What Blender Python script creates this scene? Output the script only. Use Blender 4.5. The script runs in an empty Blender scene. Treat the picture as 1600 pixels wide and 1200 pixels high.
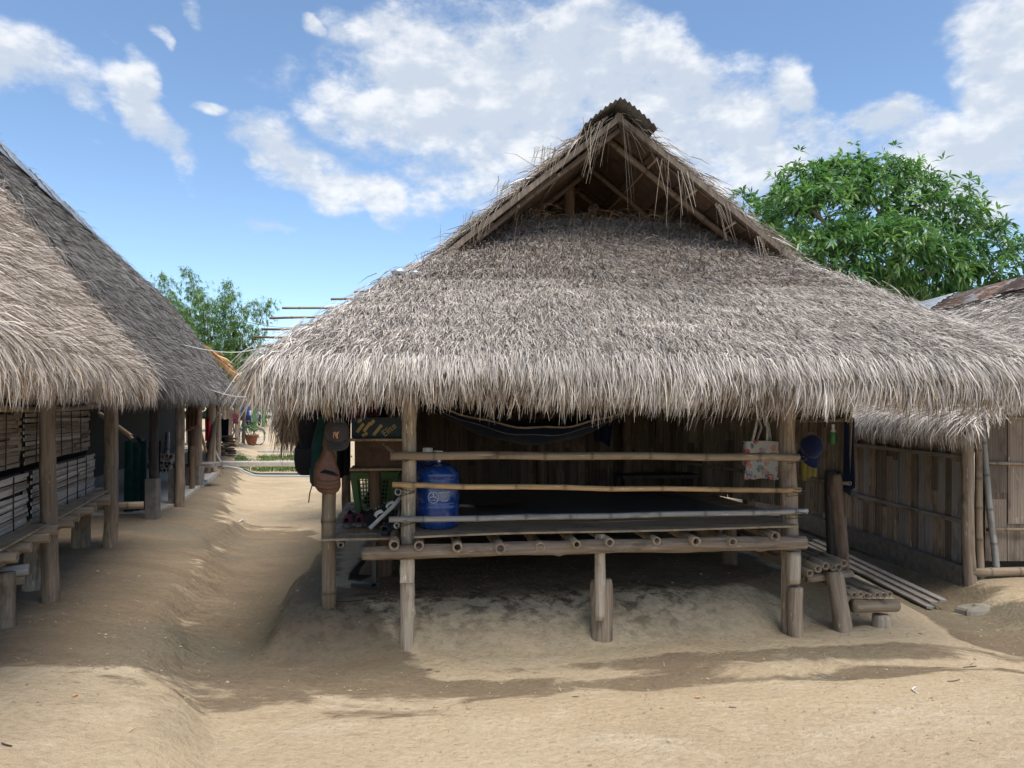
import bpy, math, random
import numpy as np
from mathutils import Matrix, Vector, noise as mnoise

random.seed(7)
RNG = np.random.default_rng(11)
rad = math.radians
SC = bpy.context.scene
COL = SC.collection

# ------------------------------------------------------------------ camera
CAM_H = 1.5
FPX, HORIZON = 1200.0, 635.0
cam_data = bpy.data.cameras.new("camera")
cam_data.sensor_width = 36.0
cam_data.lens = 27.0
cam_data.shift_y = (HORIZON - 600.0) / 1600.0
cam_data.clip_start = 0.05
cam_data.clip_end = 3000.0
cam = bpy.data.objects.new("camera", cam_data)
COL.objects.link(cam)
cam.location = (0, 0, CAM_H)
cam.rotation_euler = (rad(90), 0, 0)
SC.camera = cam

# ------------------------------------------------------------------ light
SUN_ELEV, SUN_AZ = rad(66), rad(150)      # azimuth from +Y, clockwise: a high sun behind the viewer, veiled by thin cloud
sun_data = bpy.data.lights.new("sun", 'SUN')
sun_data.energy = 1.5
sun_data.angle = rad(34)
sun_data.color = (1.0, 0.94, 0.85)
sun = bpy.data.objects.new("sun", sun_data)
COL.objects.link(sun)
sdir = Vector((math.sin(SUN_AZ) * math.cos(SUN_ELEV), math.cos(SUN_AZ) * math.cos(SUN_ELEV), math.sin(SUN_ELEV)))
sun.rotation_euler = sdir.to_track_quat('Z', 'Y').to_euler()
sun.location = (0, -5, 20)

SC.view_settings.view_transform = 'Standard'
SC.view_settings.look = 'None'
SC.view_settings.exposure = 1.72
SC.view_settings.gamma = 1.0
SC.view_settings.use_curve_mapping = False
SC.render.engine = 'CYCLES'
SC.cycles.use_denoising = True
try:
    SC.cycles.denoising_input_passes = 'RGB_ALBEDO_NORMAL'
    SC.cycles.denoising_prefilter = 'ACCURATE'
except Exception:
    pass
SC.cycles.max_bounces = 8
SC.cycles.diffuse_bounces = 3
SC.cycles.use_adaptive_sampling = True
SC.cycles.adaptive_threshold = 0.02
SC.cycles.transparent_max_bounces = 8

# ------------------------------------------------------------------ sky with clouds
world = bpy.data.worlds.new("World")
SC.world = world
world.use_nodes = True
world.cycles.sampling_method = 'MANUAL'
world.cycles.sample_map_resolution = 256
wn, wl = world.node_tree.nodes, world.node_tree.links
wn.clear()
def W(t, **k):
    n = wn.new(t)
    for a, b in k.items():
        setattr(n, a, b)
    return n
sky = W('ShaderNodeTexSky', sky_type='NISHITA')
sky.sun_disc = False
sky.sun_elevation = SUN_ELEV
sky.sun_rotation = SUN_AZ
sky.altitude = 100
sky.air_density = 0.8
sky.dust_density = 0.5
sky.ozone_density = 3.0
tc = W('ShaderNodeTexCoord')
def wmath(op, a, b=None, clamp=False):
    n = W('ShaderNodeMath', operation=op, use_clamp=clamp)
    for i, v in enumerate((a, b)):
        if v is None: continue
        if isinstance(v, (int, float)): n.inputs[i].default_value = v
        else: wl.new(v, n.inputs[i])
    return n.outputs[0]
def wmadd(a, b, c):
    n = W('ShaderNodeMath', operation='MULTIPLY_ADD')
    for i, v in enumerate((a, b, c)):
        if isinstance(v, (int, float)): n.inputs[i].default_value = v
        else: wl.new(v, n.inputs[i])
    return n.outputs[0]
def wsep(ax):
    n = W('ShaderNodeSeparateXYZ'); wl.new(DIR, n.inputs[0]); return n.outputs[ax]
def wsmooth(v, a, b):
    n = W('ShaderNodeMapRange', interpolation_type='SMOOTHSTEP')
    n.inputs['From Min'].default_value = a
    n.inputs['From Max'].default_value = b
    wl.new(v, n.inputs['Value'])
    return n.outputs[0]
def wnoise(vec, scale, detail, rough, dist=0.0):
    n = W('ShaderNodeTexNoise')
    n.inputs['Scale'].default_value = scale
    n.inputs['Detail'].default_value = detail
    n.inputs['Roughness'].default_value = rough
    n.inputs['Distortion'].default_value = dist
    wl.new(vec, n.inputs['Vector'])
    return n.outputs['Fac']
DIR = tc.outputs['Generated']
# each cloud: direction given as azimuth/elevation slopes (x/y, z/y), radii along and across, tilt
CLOUDS = [  # (image-like slope x, slope z, rx, rz, tilt deg, weight)
    (-0.02, 0.39, .24, .105, -6, 1.0), (-.10, .44, .15, .06, -14, .9), (0.10, .42, .16, .09, -8, 1.0), (-.04, .315, .16, .05, 4, .75),
    (0.26, .36, .12, .10, -30, 1.0), (.18, .44, .07, .05, 0, .9), (.34, .33, .09, .075, -15, .85), (.365, .42, .035, .045, 0, .9),
    (0.49, .375, .055, .028, -12, .9), (.60, .34, .15, .05, -6, .8), (.68, .27, .18, .06, 0, .8), (.66, .46, .075, .12, 0, 1.0), (.72, .40, .1, .1, 0, 1.0),
    (-.63, .44, .085, .045, -20, .74), (-.68, .46, .07, .045, 0, .72), (-.50, .43, .045, .03, -10, 1.0), (-.475, .37, .10, .028, -52, .9), (-.455, .48, .02, .011, -30, .8),
    (-.40, .50, .03, .012, -45, .55), (-.28, .31, .08, .042, -28, 1.0), (-.20, .29, .075, .034, -20, .98), (-.335, .32, .04, .012, -40, .7),
    (-.39, .386, .022, .010, 0, .5), (-.33, .228, .03, .012, 0, .7), (-.26, .485, .022, .010, -12, .95), (-.555, .345, .025, .009, -10, .6),
]
# ragged outlines: the direction is jostled before the clouds' extents are measured
nw = W('ShaderNodeTexNoise'); nw.inputs['Scale'].default_value = 9.0; nw.inputs['Detail'].default_value = 3; wl.new(DIR, nw.inputs['Vector'])
nws = W('ShaderNodeVectorMath', operation='MULTIPLY_ADD'); wl.new(nw.outputs['Color'], nws.inputs[0]); nws.inputs[1].default_value = (.11, .11, .09); wl.new(DIR, nws.inputs[2])
nwo = W('ShaderNodeVectorMath', operation='SUBTRACT'); wl.new(nws.outputs[0], nwo.inputs[0]); nwo.inputs[1].default_value = (.055, .055, .045)
DIRW = nwo.outputs[0]
mask = None
for sx, sz, rx, rz, tilt, wgt in CLOUDS:
    d = Vector((sx, 1.0, sz)).normalized()
    k = d.y
    ex = Vector((d.y, -d.x, 0)).normalized(); ez = ex.cross(d).normalized()
    c, s = math.cos(rad(tilt)), math.sin(rad(tilt))
    ax = ex * c + ez * s
    az = -ex * s + ez * c
    dx = W('ShaderNodeVectorMath', operation='DOT_PRODUCT'); wl.new(DIRW, dx.inputs[0]); dx.inputs[1].default_value = ax / (rx * k)
    dz = W('ShaderNodeVectorMath', operation='DOT_PRODUCT'); wl.new(DIRW, dz.inputs[0]); dz.inputs[1].default_value = az / (rz * k)
    q = wmath('MULTIPLY', dz.outputs['Value'], dz.outputs['Value'])
    q = wmadd(dx.outputs['Value'], dx.outputs['Value'], q)
    wg = wgt * (.97 if rx * rz > .004 else .92)
    m = wmadd(q, -wg / 1.9, wg)
    mask = m if mask is None else wmath('MAXIMUM', mask, m)
mask = wmath('MULTIPLY', wmath('MAXIMUM', mask, 0.0), wsmooth(wsep('Y'), .2, .4))
# the same broken cumulus goes on over the rest of the sky
mp = W('ShaderNodeMapping'); mp.inputs['Scale'].default_value = (1.0, 1.0, 1.7); wl.new(DIR, mp.inputs['Vector'])
VEC = mp.outputs['Vector']
sep = W('ShaderNodeSeparateXYZ'); wl.new(DIR, sep.inputs[0])
rest = wmath('MULTIPLY', wsmooth(wnoise(VEC, 2.6, 2, .5), .50, .66), wmath('SUBTRACT', 1.0, wsmooth(sep.outputs['Y'], .62, .72)))
mask = wmath('MAXIMUM', mask, rest)
n1 = wnoise(VEC, 7.5, 9, .62)
n2 = wnoise(VEC, 26.0, 4, .6)
nn = wmath('ADD', wmath('MULTIPLY', n1, .75), wmath('MULTIPLY', n2, .25))
dens = wmath('ADD', wmath('MULTIPLY', mask, 1.15), wmath('MULTIPLY', wmath('SUBTRACT', nn, .5), 3.3))
cover = wmath('MULTIPLY', wsmooth(dens, .26, 1.02), wsmooth(mask, 0.02, .35))
# self-shading: compare with the noise a little higher up
up = W('ShaderNodeVectorMath', operation='ADD'); wl.new(VEC, up.inputs[0]); up.inputs[1].default_value = (-.01, 0, .035)
n3 = wnoise(up.outputs[0], 7.5, 4, .6)
shade = wsmooth(wmath('ADD', wmath('SUBTRACT', n1, n3), wmath('MULTIPLY', mask, -.10)), -.13, .09)
ccol = W('ShaderNodeMix', data_type='RGBA'); wl.new(shade, ccol.inputs['Factor'])
ccol.inputs['A'].default_value = (.205, .226, .255, 1)
ccol.inputs['B'].default_value = (.315, .318, .32, 1)
skymul = W('ShaderNodeMix', data_type='RGBA', blend_type='MULTIPLY'); skymul.inputs['Factor'].default_value = 1.0
wl.new(sky.outputs[0], skymul.inputs['A']); skymul.inputs['B'].default_value = (.0705, .0715, .0680, 1)
mixc = W('ShaderNodeMix', data_type='RGBA')
wl.new(wmath('MULTIPLY', cover, .88), mixc.inputs['Factor']); wl.new(skymul.outputs['Result'], mixc.inputs['A']); wl.new(ccol.outputs['Result'], mixc.inputs['B'])
bg = W('ShaderNodeBackground'); bg.inputs['Strength'].default_value = 1.0
wl.new(mixc.outputs['Result'], bg.inputs['Color'])
wo = W('ShaderNodeOutputWorld'); wl.new(bg.outputs[0], wo.inputs['Surface'])

# ------------------------------------------------------------------ materials
MATS = {}
def nodes_for(name):
    m = bpy.data.materials.new(name); m.use_nodes = True
    nt = m.node_tree; nt.nodes.clear()
    out = nt.nodes.new('ShaderNodeOutputMaterial'); b = nt.nodes.new('ShaderNodeBsdfPrincipled')
    nt.links.new(b.outputs[0], out.inputs[0])
    MATS[name] = m
    return m, nt, b
def rgba(c): return (c[0], c[1], c[2], 1)
def add_noise(nt, vec, scale, detail=4, rough=.55, dist=0):
    n = nt.nodes.new('ShaderNodeTexNoise'); n.inputs['Scale'].default_value = scale; n.inputs['Detail'].default_value = detail
    n.inputs['Roughness'].default_value = rough; n.inputs['Distortion'].default_value = dist
    nt.links.new(vec, n.inputs['Vector']); return n.outputs['Fac']
def add_map(nt, vec, scale, rand=True):
    mp = nt.nodes.new('ShaderNodeMapping'); mp.inputs['Scale'].default_value = scale
    nt.links.new(vec, mp.inputs['Vector'])
    if rand:
        oi = nt.nodes.new('ShaderNodeObjectInfo'); cm = nt.nodes.new('ShaderNodeCombineXYZ'); ml = nt.nodes.new('ShaderNodeMath'); ml.operation = 'MULTIPLY'
        ml.inputs[1].default_value = 37.0; nt.links.new(oi.outputs['Random'], ml.inputs[0])
        for i in range(3): nt.links.new(ml.outputs[0], cm.inputs[i])
        nt.links.new(cm.outputs[0], mp.inputs['Location'])
    return mp.outputs[0]
def ramp(nt, fac, stops):
    r = nt.nodes.new('ShaderNodeValToRGB'); nt.links.new(fac, r.inputs[0])
    e = r.color_ramp.elements
    while len(e) < len(stops): e.new(.5)
    for q, (p, c) in zip(e, stops): q.position = p; q.color = rgba(c)
    return r.outputs[0]
def mixc_(nt, fac, a, b, mode='MIX'):
    m = nt.nodes.new('ShaderNodeMix'); m.data_type = 'RGBA'; m.blend_type = mode
    for sock, v in (('Factor', fac), ('A', a), ('B', b)):
        if isinstance(v, (int, float)): m.inputs[sock].default_value = v
        elif isinstance(v, tuple): m.inputs[sock].default_value = rgba(v)
        else: nt.links.new(v, m.inputs[sock])
    return m.outputs['Result']
def smooth_(nt, v, a, b):
    n = nt.nodes.new('ShaderNodeMapRange'); n.interpolation_type = 'SMOOTHSTEP'
    n.inputs['From Min'].default_value = a; n.inputs['From Max'].default_value = b; nt.links.new(v, n.inputs['Value']); return n.outputs[0]
def add_bump(nt, b, h, strength, dist=.01):
    bp = nt.nodes.new('ShaderNodeBump'); bp.inputs['Strength'].default_value = strength; bp.inputs['Distance'].default_value = dist
    nt.links.new(h, bp.inputs['Height']); nt.links.new(bp.outputs[0], b.inputs['Normal'])
def objvary(nt, col, lo=.8, hi=1.15):
    oi = nt.nodes.new('ShaderNodeObjectInfo'); mr = nt.nodes.new('ShaderNodeMapRange'); mr.inputs['To Min'].default_value = lo; mr.inputs['To Max'].default_value = hi
    nt.links.new(oi.outputs['Random'], mr.inputs['Value'])
    return mixc_(nt, 1.0, col, mr.outputs[0], 'MULTIPLY')

def wood(name, dark, mid, light, grain=(38, 38, 2.2), rough=.85, bump=.5, tint=False, vary=(.82, 1.15), blotch=.5):
    """grain runs along the object's own z axis"""
    m, nt, b = nodes_for(name)
    tcn = nt.nodes.new('ShaderNodeTexCoord')
    v = add_map(nt, tcn.outputs['Object'], grain)
    f = add_noise(nt, v, 1.0, 6, .6, .6)
    col = ramp(nt, f, [(.22, dark), (.5, mid), (.78, light)])
    v2 = add_map(nt, tcn.outputs['Object'], (9, 9, 4))
    f2 = add_noise(nt, v2, 1.0, 5, .6)
    col = mixc_(nt, smooth_(nt, f2, .52, .72), col, mixc_(nt, 1.0, col, (blotch,) * 3, 'MULTIPLY'))
    # pale bleached flecks
    f3 = add_noise(nt, add_map(nt, tcn.outputs['Object'], (60, 60, 9)), 1.0, 3, .6)
    col = mixc_(nt, smooth_(nt, f3, .62, .75), col, tuple(min(1, c * 1.35) for c in light))
    if tint:
        at = nt.nodes.new('ShaderNodeAttribute'); at.attribute_name = 'tint'
        col = mixc_(nt, 1.0, col, at.outputs['Color'], 'MULTIPLY')
    col = objvary(nt, col, *vary)
    nt.links.new(col, b.inputs['Base Color']); b.inputs['Roughness'].default_value = rough
    b.inputs['Specular IOR Level'].default_value = .3
    add_bump(nt, b, f, bump, .006)
    return m
wood('bamboo_weathered', (.13, .092, .06), (.30, .225, .15), (.41, .325, .23), (30, 30, 1.3), .62, .25, True)
wood('bamboo_tan', (.22, .13, .06), (.42, .27, .135), (.50, .35, .19), (30, 30, 1.3), .5, .2, True)
wood('bamboo_grey', (.17, .155, .14), (.34, .32, .29), (.44, .42, .385), (30, 30, 1.3), .65, .25, True)
wood('log_grey', (.085, .06, .042), (.26, .195, .138), (.38, .305, .225), (42, 42, 2.4), .9, .9)
wood('log_pale', (.14, .10, .07), (.38, .31, .23), (.52, .45, .35), (46, 46, 2.0), .9, .9)
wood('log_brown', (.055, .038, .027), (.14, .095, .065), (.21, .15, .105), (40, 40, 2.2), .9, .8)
wood('log_dark', (.025, .021, .02), (.055, .045, .04), (.09, .075, .062), (40, 40, 2.2), .9, .8)
wood('shade_black', (.004, .0035, .0035), (.009, .008, .0075), (.015, .013, .012), (40, 40, 2.2), .9, .6)  # near-black wood, painted shade for the attic and room backs
wood('board', (.13, .09, .06), (.30, .215, .14), (.39, .295, .20), (3, 50, 50), .8, .35)
wood('deck_board', (.15, .105, .07), (.31, .235, .155), (.40, .31, .215), (2.2, 60, 60), .7, .3)
wood('plank_grey', (.12, .11, .10), (.22, .20, .18), (.29, .265, .24), (60, 60, 2.2), .85, .4)
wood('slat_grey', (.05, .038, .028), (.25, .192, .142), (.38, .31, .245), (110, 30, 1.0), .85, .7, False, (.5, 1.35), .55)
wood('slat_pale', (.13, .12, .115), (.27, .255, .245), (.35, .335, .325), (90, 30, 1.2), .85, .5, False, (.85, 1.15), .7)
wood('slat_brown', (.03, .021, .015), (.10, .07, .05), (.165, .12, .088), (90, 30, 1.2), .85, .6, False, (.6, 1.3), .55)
wood('slat_woven', (.075, .062, .052), (.19, .162, .138), (.285, .25, .22), (1.4, 60, 60), .85, .5, False, (.62, 1.3), .6)
wood('shingle', (.035, .022, .015), (.09, .058, .038), (.145, .10, .068), (4, 60, 4), .95, .6, False, (.7, 1.25), .6)
wood('thatch_under', (.07, .055, .043), (.15, .12, .095), (.22, .18, .145), (50, 6, 6), .95, .5)

def plain(name, col, rough=.7, vary=.25, scale=30, bump=.0, metal=0, **kw):
    m, nt, b = nodes_for(name)
    tcn = nt.nodes.new('ShaderNodeTexCoord')
    f = add_noise(nt, add_map(nt, tcn.outputs['Object'], (scale,) * 3), 1.0, 5, .6)
    c2 = tuple(c * (1 - vary) for c in col); c3 = tuple(min(1, c * (1 + vary)) for c in col)
    nt.links.new(ramp(nt, f, [(.3, c2), (.7, c3)]), b.inputs['Base Color'])
    b.inputs['Roughness'].default_value = rough; b.inputs['Metallic'].default_value = metal
    for k, v in kw.items(): b.inputs[k.replace('_', ' ')].default_value = v
    if bump: add_bump(nt, b, f, bump, .005)
    return m
def cloth(name, col, rough=.95, vary=.25):
    m, nt, b = nodes_for(name)
    tcn = nt.nodes.new('ShaderNodeTexCoord')
    f = add_noise(nt, add_map(nt, tcn.outputs['Object'], (12,) * 3), 1.0, 4, .6)
    w = add_noise(nt, add_map(nt, tcn.outputs['Object'], (420,) * 3), 1.0, 2, .5)
    nt.links.new(ramp(nt, f, [(.3, tuple(c * (1 - vary) for c in col)), (.7, tuple(min(1, c * (1 + vary)) for c in col))]), b.inputs['Base Color'])
    b.inputs['Roughness'].default_value = rough; b.inputs['Specular IOR Level'].default_value = .15
    b.inputs['Sheen Weight'].default_value = .1
    add_bump(nt, b, w, .4, .002)
    return m
plain('jug_blue', (.006, .045, .22), .16, .12, 6, 0, 0, Transmission_Weight=.12, Coat_Weight=.4)
_j = MATS['jug_blue'].node_tree; _b = [n for n in _j.nodes if n.type == 'BSDF_PRINCIPLED'][0]
_src = _b.inputs['Base Color'].links[0].from_socket; _tc = _j.nodes.new('ShaderNodeTexCoord')
_d = add_noise(_j, add_map(_j, _tc.outputs['Object'], (14, 14, 5)), 1.0, 7, .7, .6)
_j.links.new(mixc_(_j, smooth_(_j, _d, .48, .78), _src, (.10, .13, .20)), _b.inputs['Base Color'])
_r = _j.nodes.new('ShaderNodeMapRange'); _r.inputs['From Min'].default_value = .35; _r.inputs['From Max'].default_value = .7; _r.inputs['To Min'].default_value = .14; _r.inputs['To Max'].default_value = .5
_j.links.new(_d, _r.inputs['Value']); _j.links.new(_r.outputs[0], _b.inputs['Roughness'])
plain('white_plastic', (.72, .73, .72), .4, .08, 20)
plain('print_white', (.5, .55, .6), .5, .03)
plain('concrete', (.15, .135, .115), .95, .3, 14, .5)
plain('concrete_pale', (.42, .385, .33), .95, .22, 9, .5)
plain('lino', (.075, .085, .10), .42, .2, 7, .05)
plain('rubber_black', (.018, .018, .02), .55, .3, 25, .2)
plain('stone', (.21, .185, .15), .95, .3, 12, .7)
plain('green_plastic', (.075, .17, .055), .45, .12, 10)
plain('cardboard_dark', (.018, .033, .04), .8, .3, 16)
plain('cardboard_brown', (.09, .052, .032), .9, .25, 16)
plain('stripe_yellow', (.33, .25, .10), .8, .15, 18)
plain('leather_brown', (.12, .052, .03), .55, .3, 26, .25)
plain('rim_steel', (.5, .5, .5), .35, .1, 10, 0, 1)
plain('paint_dark', (.02, .025, .03), .4, .2, 10)
plain('paint_teal', (.10, .19, .20), .4, .2, 10)
plain('terracotta', (.26, .10, .06), .8, .25, 14, .2)
plain('skin', (.32, .19, .13), .6, .08, 10)
plain('wire_white', (.62, .62, .60), .6, .1)
plain('wire_dark', (.04, .04, .04), .6, .1)
plain('hose_blue', (.10, .22, .42), .45, .1)
plain('pipe_pale', (.38, .47, .52), .5, .1)
plain('plastic_bag', (.36, .39, .44), .35, .12, 20, .2, 0, Transmission_Weight=.25)
plain('bottle_green', (.06, .17, .05), .35, .1)
plain('tarp_blue', (.03, .10, .42), .5, .3, 5, .2)
plain('tarp_pale', (.32, .44, .46), .6, .2, 4, .2)
plain('wall_far', (.13, .14, .155), .9, .2, 3)
plain('soil_dark', (.05, .04, .03), .95, .3)
for nm, c in dict(cloth_black=(.012, .012, .016), cloth_navy=(.006, .010, .028), cloth_blue=(.006, .010, .04), cloth_green=(.008, .04, .036), cloth_grey=(.13, .125, .125),
                  cloth_maroon=(.11, .022, .04), cloth_red=(.34, .02, .03), cloth_brown=(.17, .09, .055), cloth_yellow=(.17, .14, .035), cloth_white=(.66, .64, .60),
                  cloth_plum=(.13, .035, .065), cap_grey=(.065, .058, .062), cloth_tan=(.33, .25, .15), shoe_black=(.014, .015, .018), shoe_grey=(.05, .052, .058),
                  shoe_rose=(.20, .045, .085), shoe_sole=(.32, .31, .29), shoe_white=(.66, .65, .62), logo_orange=(.55, .30, .15), lilac=(.5, .48, .55)).items():
    cloth(nm, c)

# floral print for the tote bag
m, nt, b = nodes_for('cloth_floral')
tcn = nt.nodes.new('ShaderNodeTexCoord')
vo = nt.nodes.new('ShaderNodeTexVoronoi'); vo.inputs['Scale'].default_value = 15; nt.links.new(tcn.outputs['Object'], vo.inputs['Vector'])
hs = nt.nodes.new('ShaderNodeSeparateColor'); nt.links.new(vo.outputs['Color'], hs.inputs[0])
pc = ramp(nt, hs.outputs[0], [(0, (.62, .05, .05)), (.32, (.75, .32, .22)), (.5, (.05, .12, .42)), (.72, (.07, .25, .2)), (.9, (.55, .25, .4))])
fl = smooth_(nt, vo.outputs['Distance'], .54, .40)
pet = smooth_(nt, add_noise(nt, tcn.outputs['Object'], 75, 3, .6), .42, .52)
mu_ = nt.nodes.new('ShaderNodeMath'); mu_.operation = 'MULTIPLY'; nt.links.new(fl, mu_.inputs[0]); nt.links.new(pet, mu_.inputs[1])
nt.links.new(mixc_(nt, mu_.outputs[0], (.66, .64, .60), pc), b.inputs['Base Color']); b.inputs['Roughness'].default_value = .9

# thatch strands: each strand has its own colour
def thatch_mat(name, mul=(1, 1, 1)):
    m, nt, b = nodes_for(name)
    at = nt.nodes.new('ShaderNodeAttribute'); at.attribute_name = 'strand'
    tcn = nt.nodes.new('ShaderNodeTexCoord')
    f = add_noise(nt, tcn.outputs['Object'], 140, 3, .6)
    col = mixc_(nt, 1.0, at.outputs['Color'], ramp(nt, f, [(.3, (.78, .78, .78)), (.7, (1.15, 1.15, 1.15))]), 'MULTIPLY')
    nt.links.new(mixc_(nt, 1.0, col, mul, 'MULTIPLY'), b.inputs['Base Color'])
    b.inputs['Roughness'].default_value = .75; b.inputs['Specular IOR Level'].default_value = .25
    return m
thatch_mat('thatch')

def leaf_mat(name, c1, c2, c3, rough=.4, trans=.35):
    m, nt, b = nodes_for(name)
    at = nt.nodes.new('ShaderNodeAttribute'); at.attribute_name = 'strand'
    sp = nt.nodes.new('ShaderNodeSeparateColor'); nt.links.new(at.outputs['Color'], sp.inputs[0])
    col = ramp(nt, sp.outputs[0], [(0, c1), (.55, c2), (1, c3)])
    nt.links.new(col, b.inputs['Base Color']); b.inputs['Roughness'].default_value = rough
    tr = nt.nodes.new('ShaderNodeBsdfTranslucent'); nt.links.new(mixc_(nt, 1.0, col, (1.3, 1.5, .7), 'MULTIPLY'), tr.inputs[0])
    ms = nt.nodes.new('ShaderNodeMixShader'); ms.inputs[0].default_value = trans
    nt.links.new(b.outputs[0], ms.inputs[1]); nt.links.new(tr.outputs[0], ms.inputs[2])
    out = [n for n in nt.nodes if n.type == 'OUTPUT_MATERIAL'][0]
    nt.links.new(ms.outputs[0], out.inputs[0])
leaf_mat('mango_leaf', (.04, .105, .04), (.115, .235, .08), (.27, .40, .15), .28, .33)
leaf_mat('bamboo_leaf', (.06, .13, .035), (.12, .22, .06), (.22, .32, .10), .5, .35)
leaf_mat('banana_leaf', (.05, .12, .03), (.10, .20, .05), (.2, .28, .08), .45, .35)
leaf_mat('grass_blade', (.05, .10, .025), (.09, .16, .04), (.17, .21, .07), .6, .25)
leaf_mat('treeline_leaf', (.03, .06, .025), (.05, .095, .04), (.09, .14, .06), .6, .25)

# corrugated sheet
def metal_sheet(name, base, rust, amount):
    m, nt, b = nodes_for(name)
    tcn = nt.nodes.new('ShaderNodeTexCoord')
    f = add_noise(nt, add_map(nt, tcn.outputs['Object'], (3, 3, 3)), 1.0, 7, .65)
    f2 = add_noise(nt, add_map(nt, tcn.outputs['Object'], (26, 26, 26)), 1.0, 4, .6)
    r = ramp(nt, f2, [(.3, tuple(c * .6 for c in rust)), (.7, rust)])
    nt.links.new(mixc_(nt, smooth_(nt, f, amount - .1, amount + .1), base, r), b.inputs['Base Color'])
    b.inputs['Roughness'].default_value = .55; b.inputs['Metallic'].default_value = .25
    add_bump(nt, b, f2, .15, .003)
metal_sheet('metal_galvanised', (.30, .33, .36), (.16, .09, .05), .68)
metal_sheet('metal_rusty', (.30, .28, .27), (.20, .10, .055), .46)
metal_sheet('metal_old', (.12, .12, .11), (.08, .06, .045), .52)

# bare earth: dry sandy clay, darker where it stays damp and, as painted shade, under the house, crumbly where it was dug
m, nt, b = nodes_for('earth')
tcn = nt.nodes.new('ShaderNodeTexCoord'); OBJ = tcn.outputs['Object']
at = nt.nodes.new('ShaderNodeAttribute'); at.attribute_name = 'soil'
sp = nt.nodes.new('ShaderNodeSeparateColor'); nt.links.new(at.outputs['Color'], sp.inputs[0])
big = add_noise(nt, OBJ, .55, 5, .6)
med = add_noise(nt, add_map(nt, OBJ, (1.6, 3.4, 2), False), 1.0, 7, .65, .5)
fine = add_noise(nt, OBJ, 26, 6, .65)
grit = add_noise(nt, OBJ, 190, 3, .6)
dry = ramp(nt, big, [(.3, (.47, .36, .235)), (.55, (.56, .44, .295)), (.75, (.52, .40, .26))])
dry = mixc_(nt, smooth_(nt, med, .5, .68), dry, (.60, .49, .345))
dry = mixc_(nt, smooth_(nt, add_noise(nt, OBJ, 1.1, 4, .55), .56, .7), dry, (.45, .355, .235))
damp = ramp(nt, med, [(.3, (.21, .158, .104)), (.6, (.275, .21, .14)), (.8, (.33, .26, .175))])  # damp earth, also the painted shade beneath the main house
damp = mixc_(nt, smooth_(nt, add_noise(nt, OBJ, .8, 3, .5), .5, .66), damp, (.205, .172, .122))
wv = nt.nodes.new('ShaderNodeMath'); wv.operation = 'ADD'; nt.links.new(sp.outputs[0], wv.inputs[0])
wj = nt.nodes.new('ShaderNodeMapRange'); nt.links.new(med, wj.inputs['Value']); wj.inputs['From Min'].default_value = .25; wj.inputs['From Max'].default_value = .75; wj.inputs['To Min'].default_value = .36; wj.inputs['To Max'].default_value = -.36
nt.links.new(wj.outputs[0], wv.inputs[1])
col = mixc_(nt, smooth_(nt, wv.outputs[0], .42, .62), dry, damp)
cr = nt.nodes.new('ShaderNodeMath'); cr.operation = 'MULTIPLY'; nt.links.new(sp.outputs[1], cr.inputs[0])
nt.links.new(smooth_(nt, add_noise(nt, add_map(nt, OBJ, (9, 13, 9), False), 1.0, 6, .7, .4), .44, .62), cr.inputs[1])
col = mixc_(nt, cr.outputs[0], col, (.085, .066, .046))
# green film where it never dries
al = nt.nodes.new('ShaderNodeMath'); al.operation = 'MULTIPLY'; nt.links.new(sp.outputs[2], al.inputs[0]); nt.links.new(smooth_(nt, med, .35, .6), al.inputs[1])
col = mixc_(nt, al.outputs[0], col, (.15, .15, .085))
# drips and spots
vo = nt.nodes.new('ShaderNodeTexVoronoi'); vo.inputs['Scale'].default_value = 2.6; vo.inputs['Randomness'].default_value = 1; nt.links.new(add_map(nt, OBJ, (1, 1.5, 1), False), vo.inputs['Vector'])
vh = nt.nodes.new('ShaderNodeSeparateColor'); nt.links.new(vo.outputs['Color'], vh.inputs[0])
dr = nt.nodes.new('ShaderNodeMath'); dr.operation = 'MULTIPLY'
nz = nt.nodes.new('ShaderNodeMath'); nz.operation = 'MULTIPLY_ADD'; nt.links.new(fine, nz.inputs[0]); nz.inputs[1].default_value = .10; nt.links.new(vo.outputs['Distance'], nz.inputs[2])
nt.links.new(smooth_(nt, nz.outputs[0], .115, .085), dr.inputs[0]); nt.links.new(smooth_(nt, vh.outputs[0], .55, .6), dr.inputs[1])
col = mixc_(nt, dr.outputs[0], col, (.16, .12, .08))
col = mixc_(nt, 1.0, col, ramp(nt, fine, [(.25, (.80, .80, .79)), (.5, (1, 1, 1)), (.75, (1.12, 1.11, 1.1))]), 'MULTIPLY')
col = mixc_(nt, 1.0, col, ramp(nt, grit, [(.3, (.86, .86, .85)), (.7, (1.1, 1.1, 1.1))]), 'MULTIPLY')
nt.links.new(col, b.inputs['Base Color']); b.inputs['Roughness'].default_value = .95; b.inputs['Specular IOR Level'].default_value = .15
hh = nt.nodes.new('ShaderNodeMath'); hh.operation = 'MULTIPLY_ADD'; nt.links.new(grit, hh.inputs[0]); hh.inputs[1].default_value = .32
h2 = nt.nodes.new('ShaderNodeMath'); h2.operation = 'ADD'; nt.links.new(fine, h2.inputs[0]); mdm = nt.nodes.new('ShaderNodeMath'); mdm.operation = 'MULTIPLY'; mdm.inputs[1].default_value = .4; nt.links.new(med, mdm.inputs[0]); nt.links.new(mdm.outputs[0], h2.inputs[1]); nt.links.new(h2.outputs[0], hh.inputs[2])
add_bump(nt, b, hh.outputs[0], .95, .03)

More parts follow.
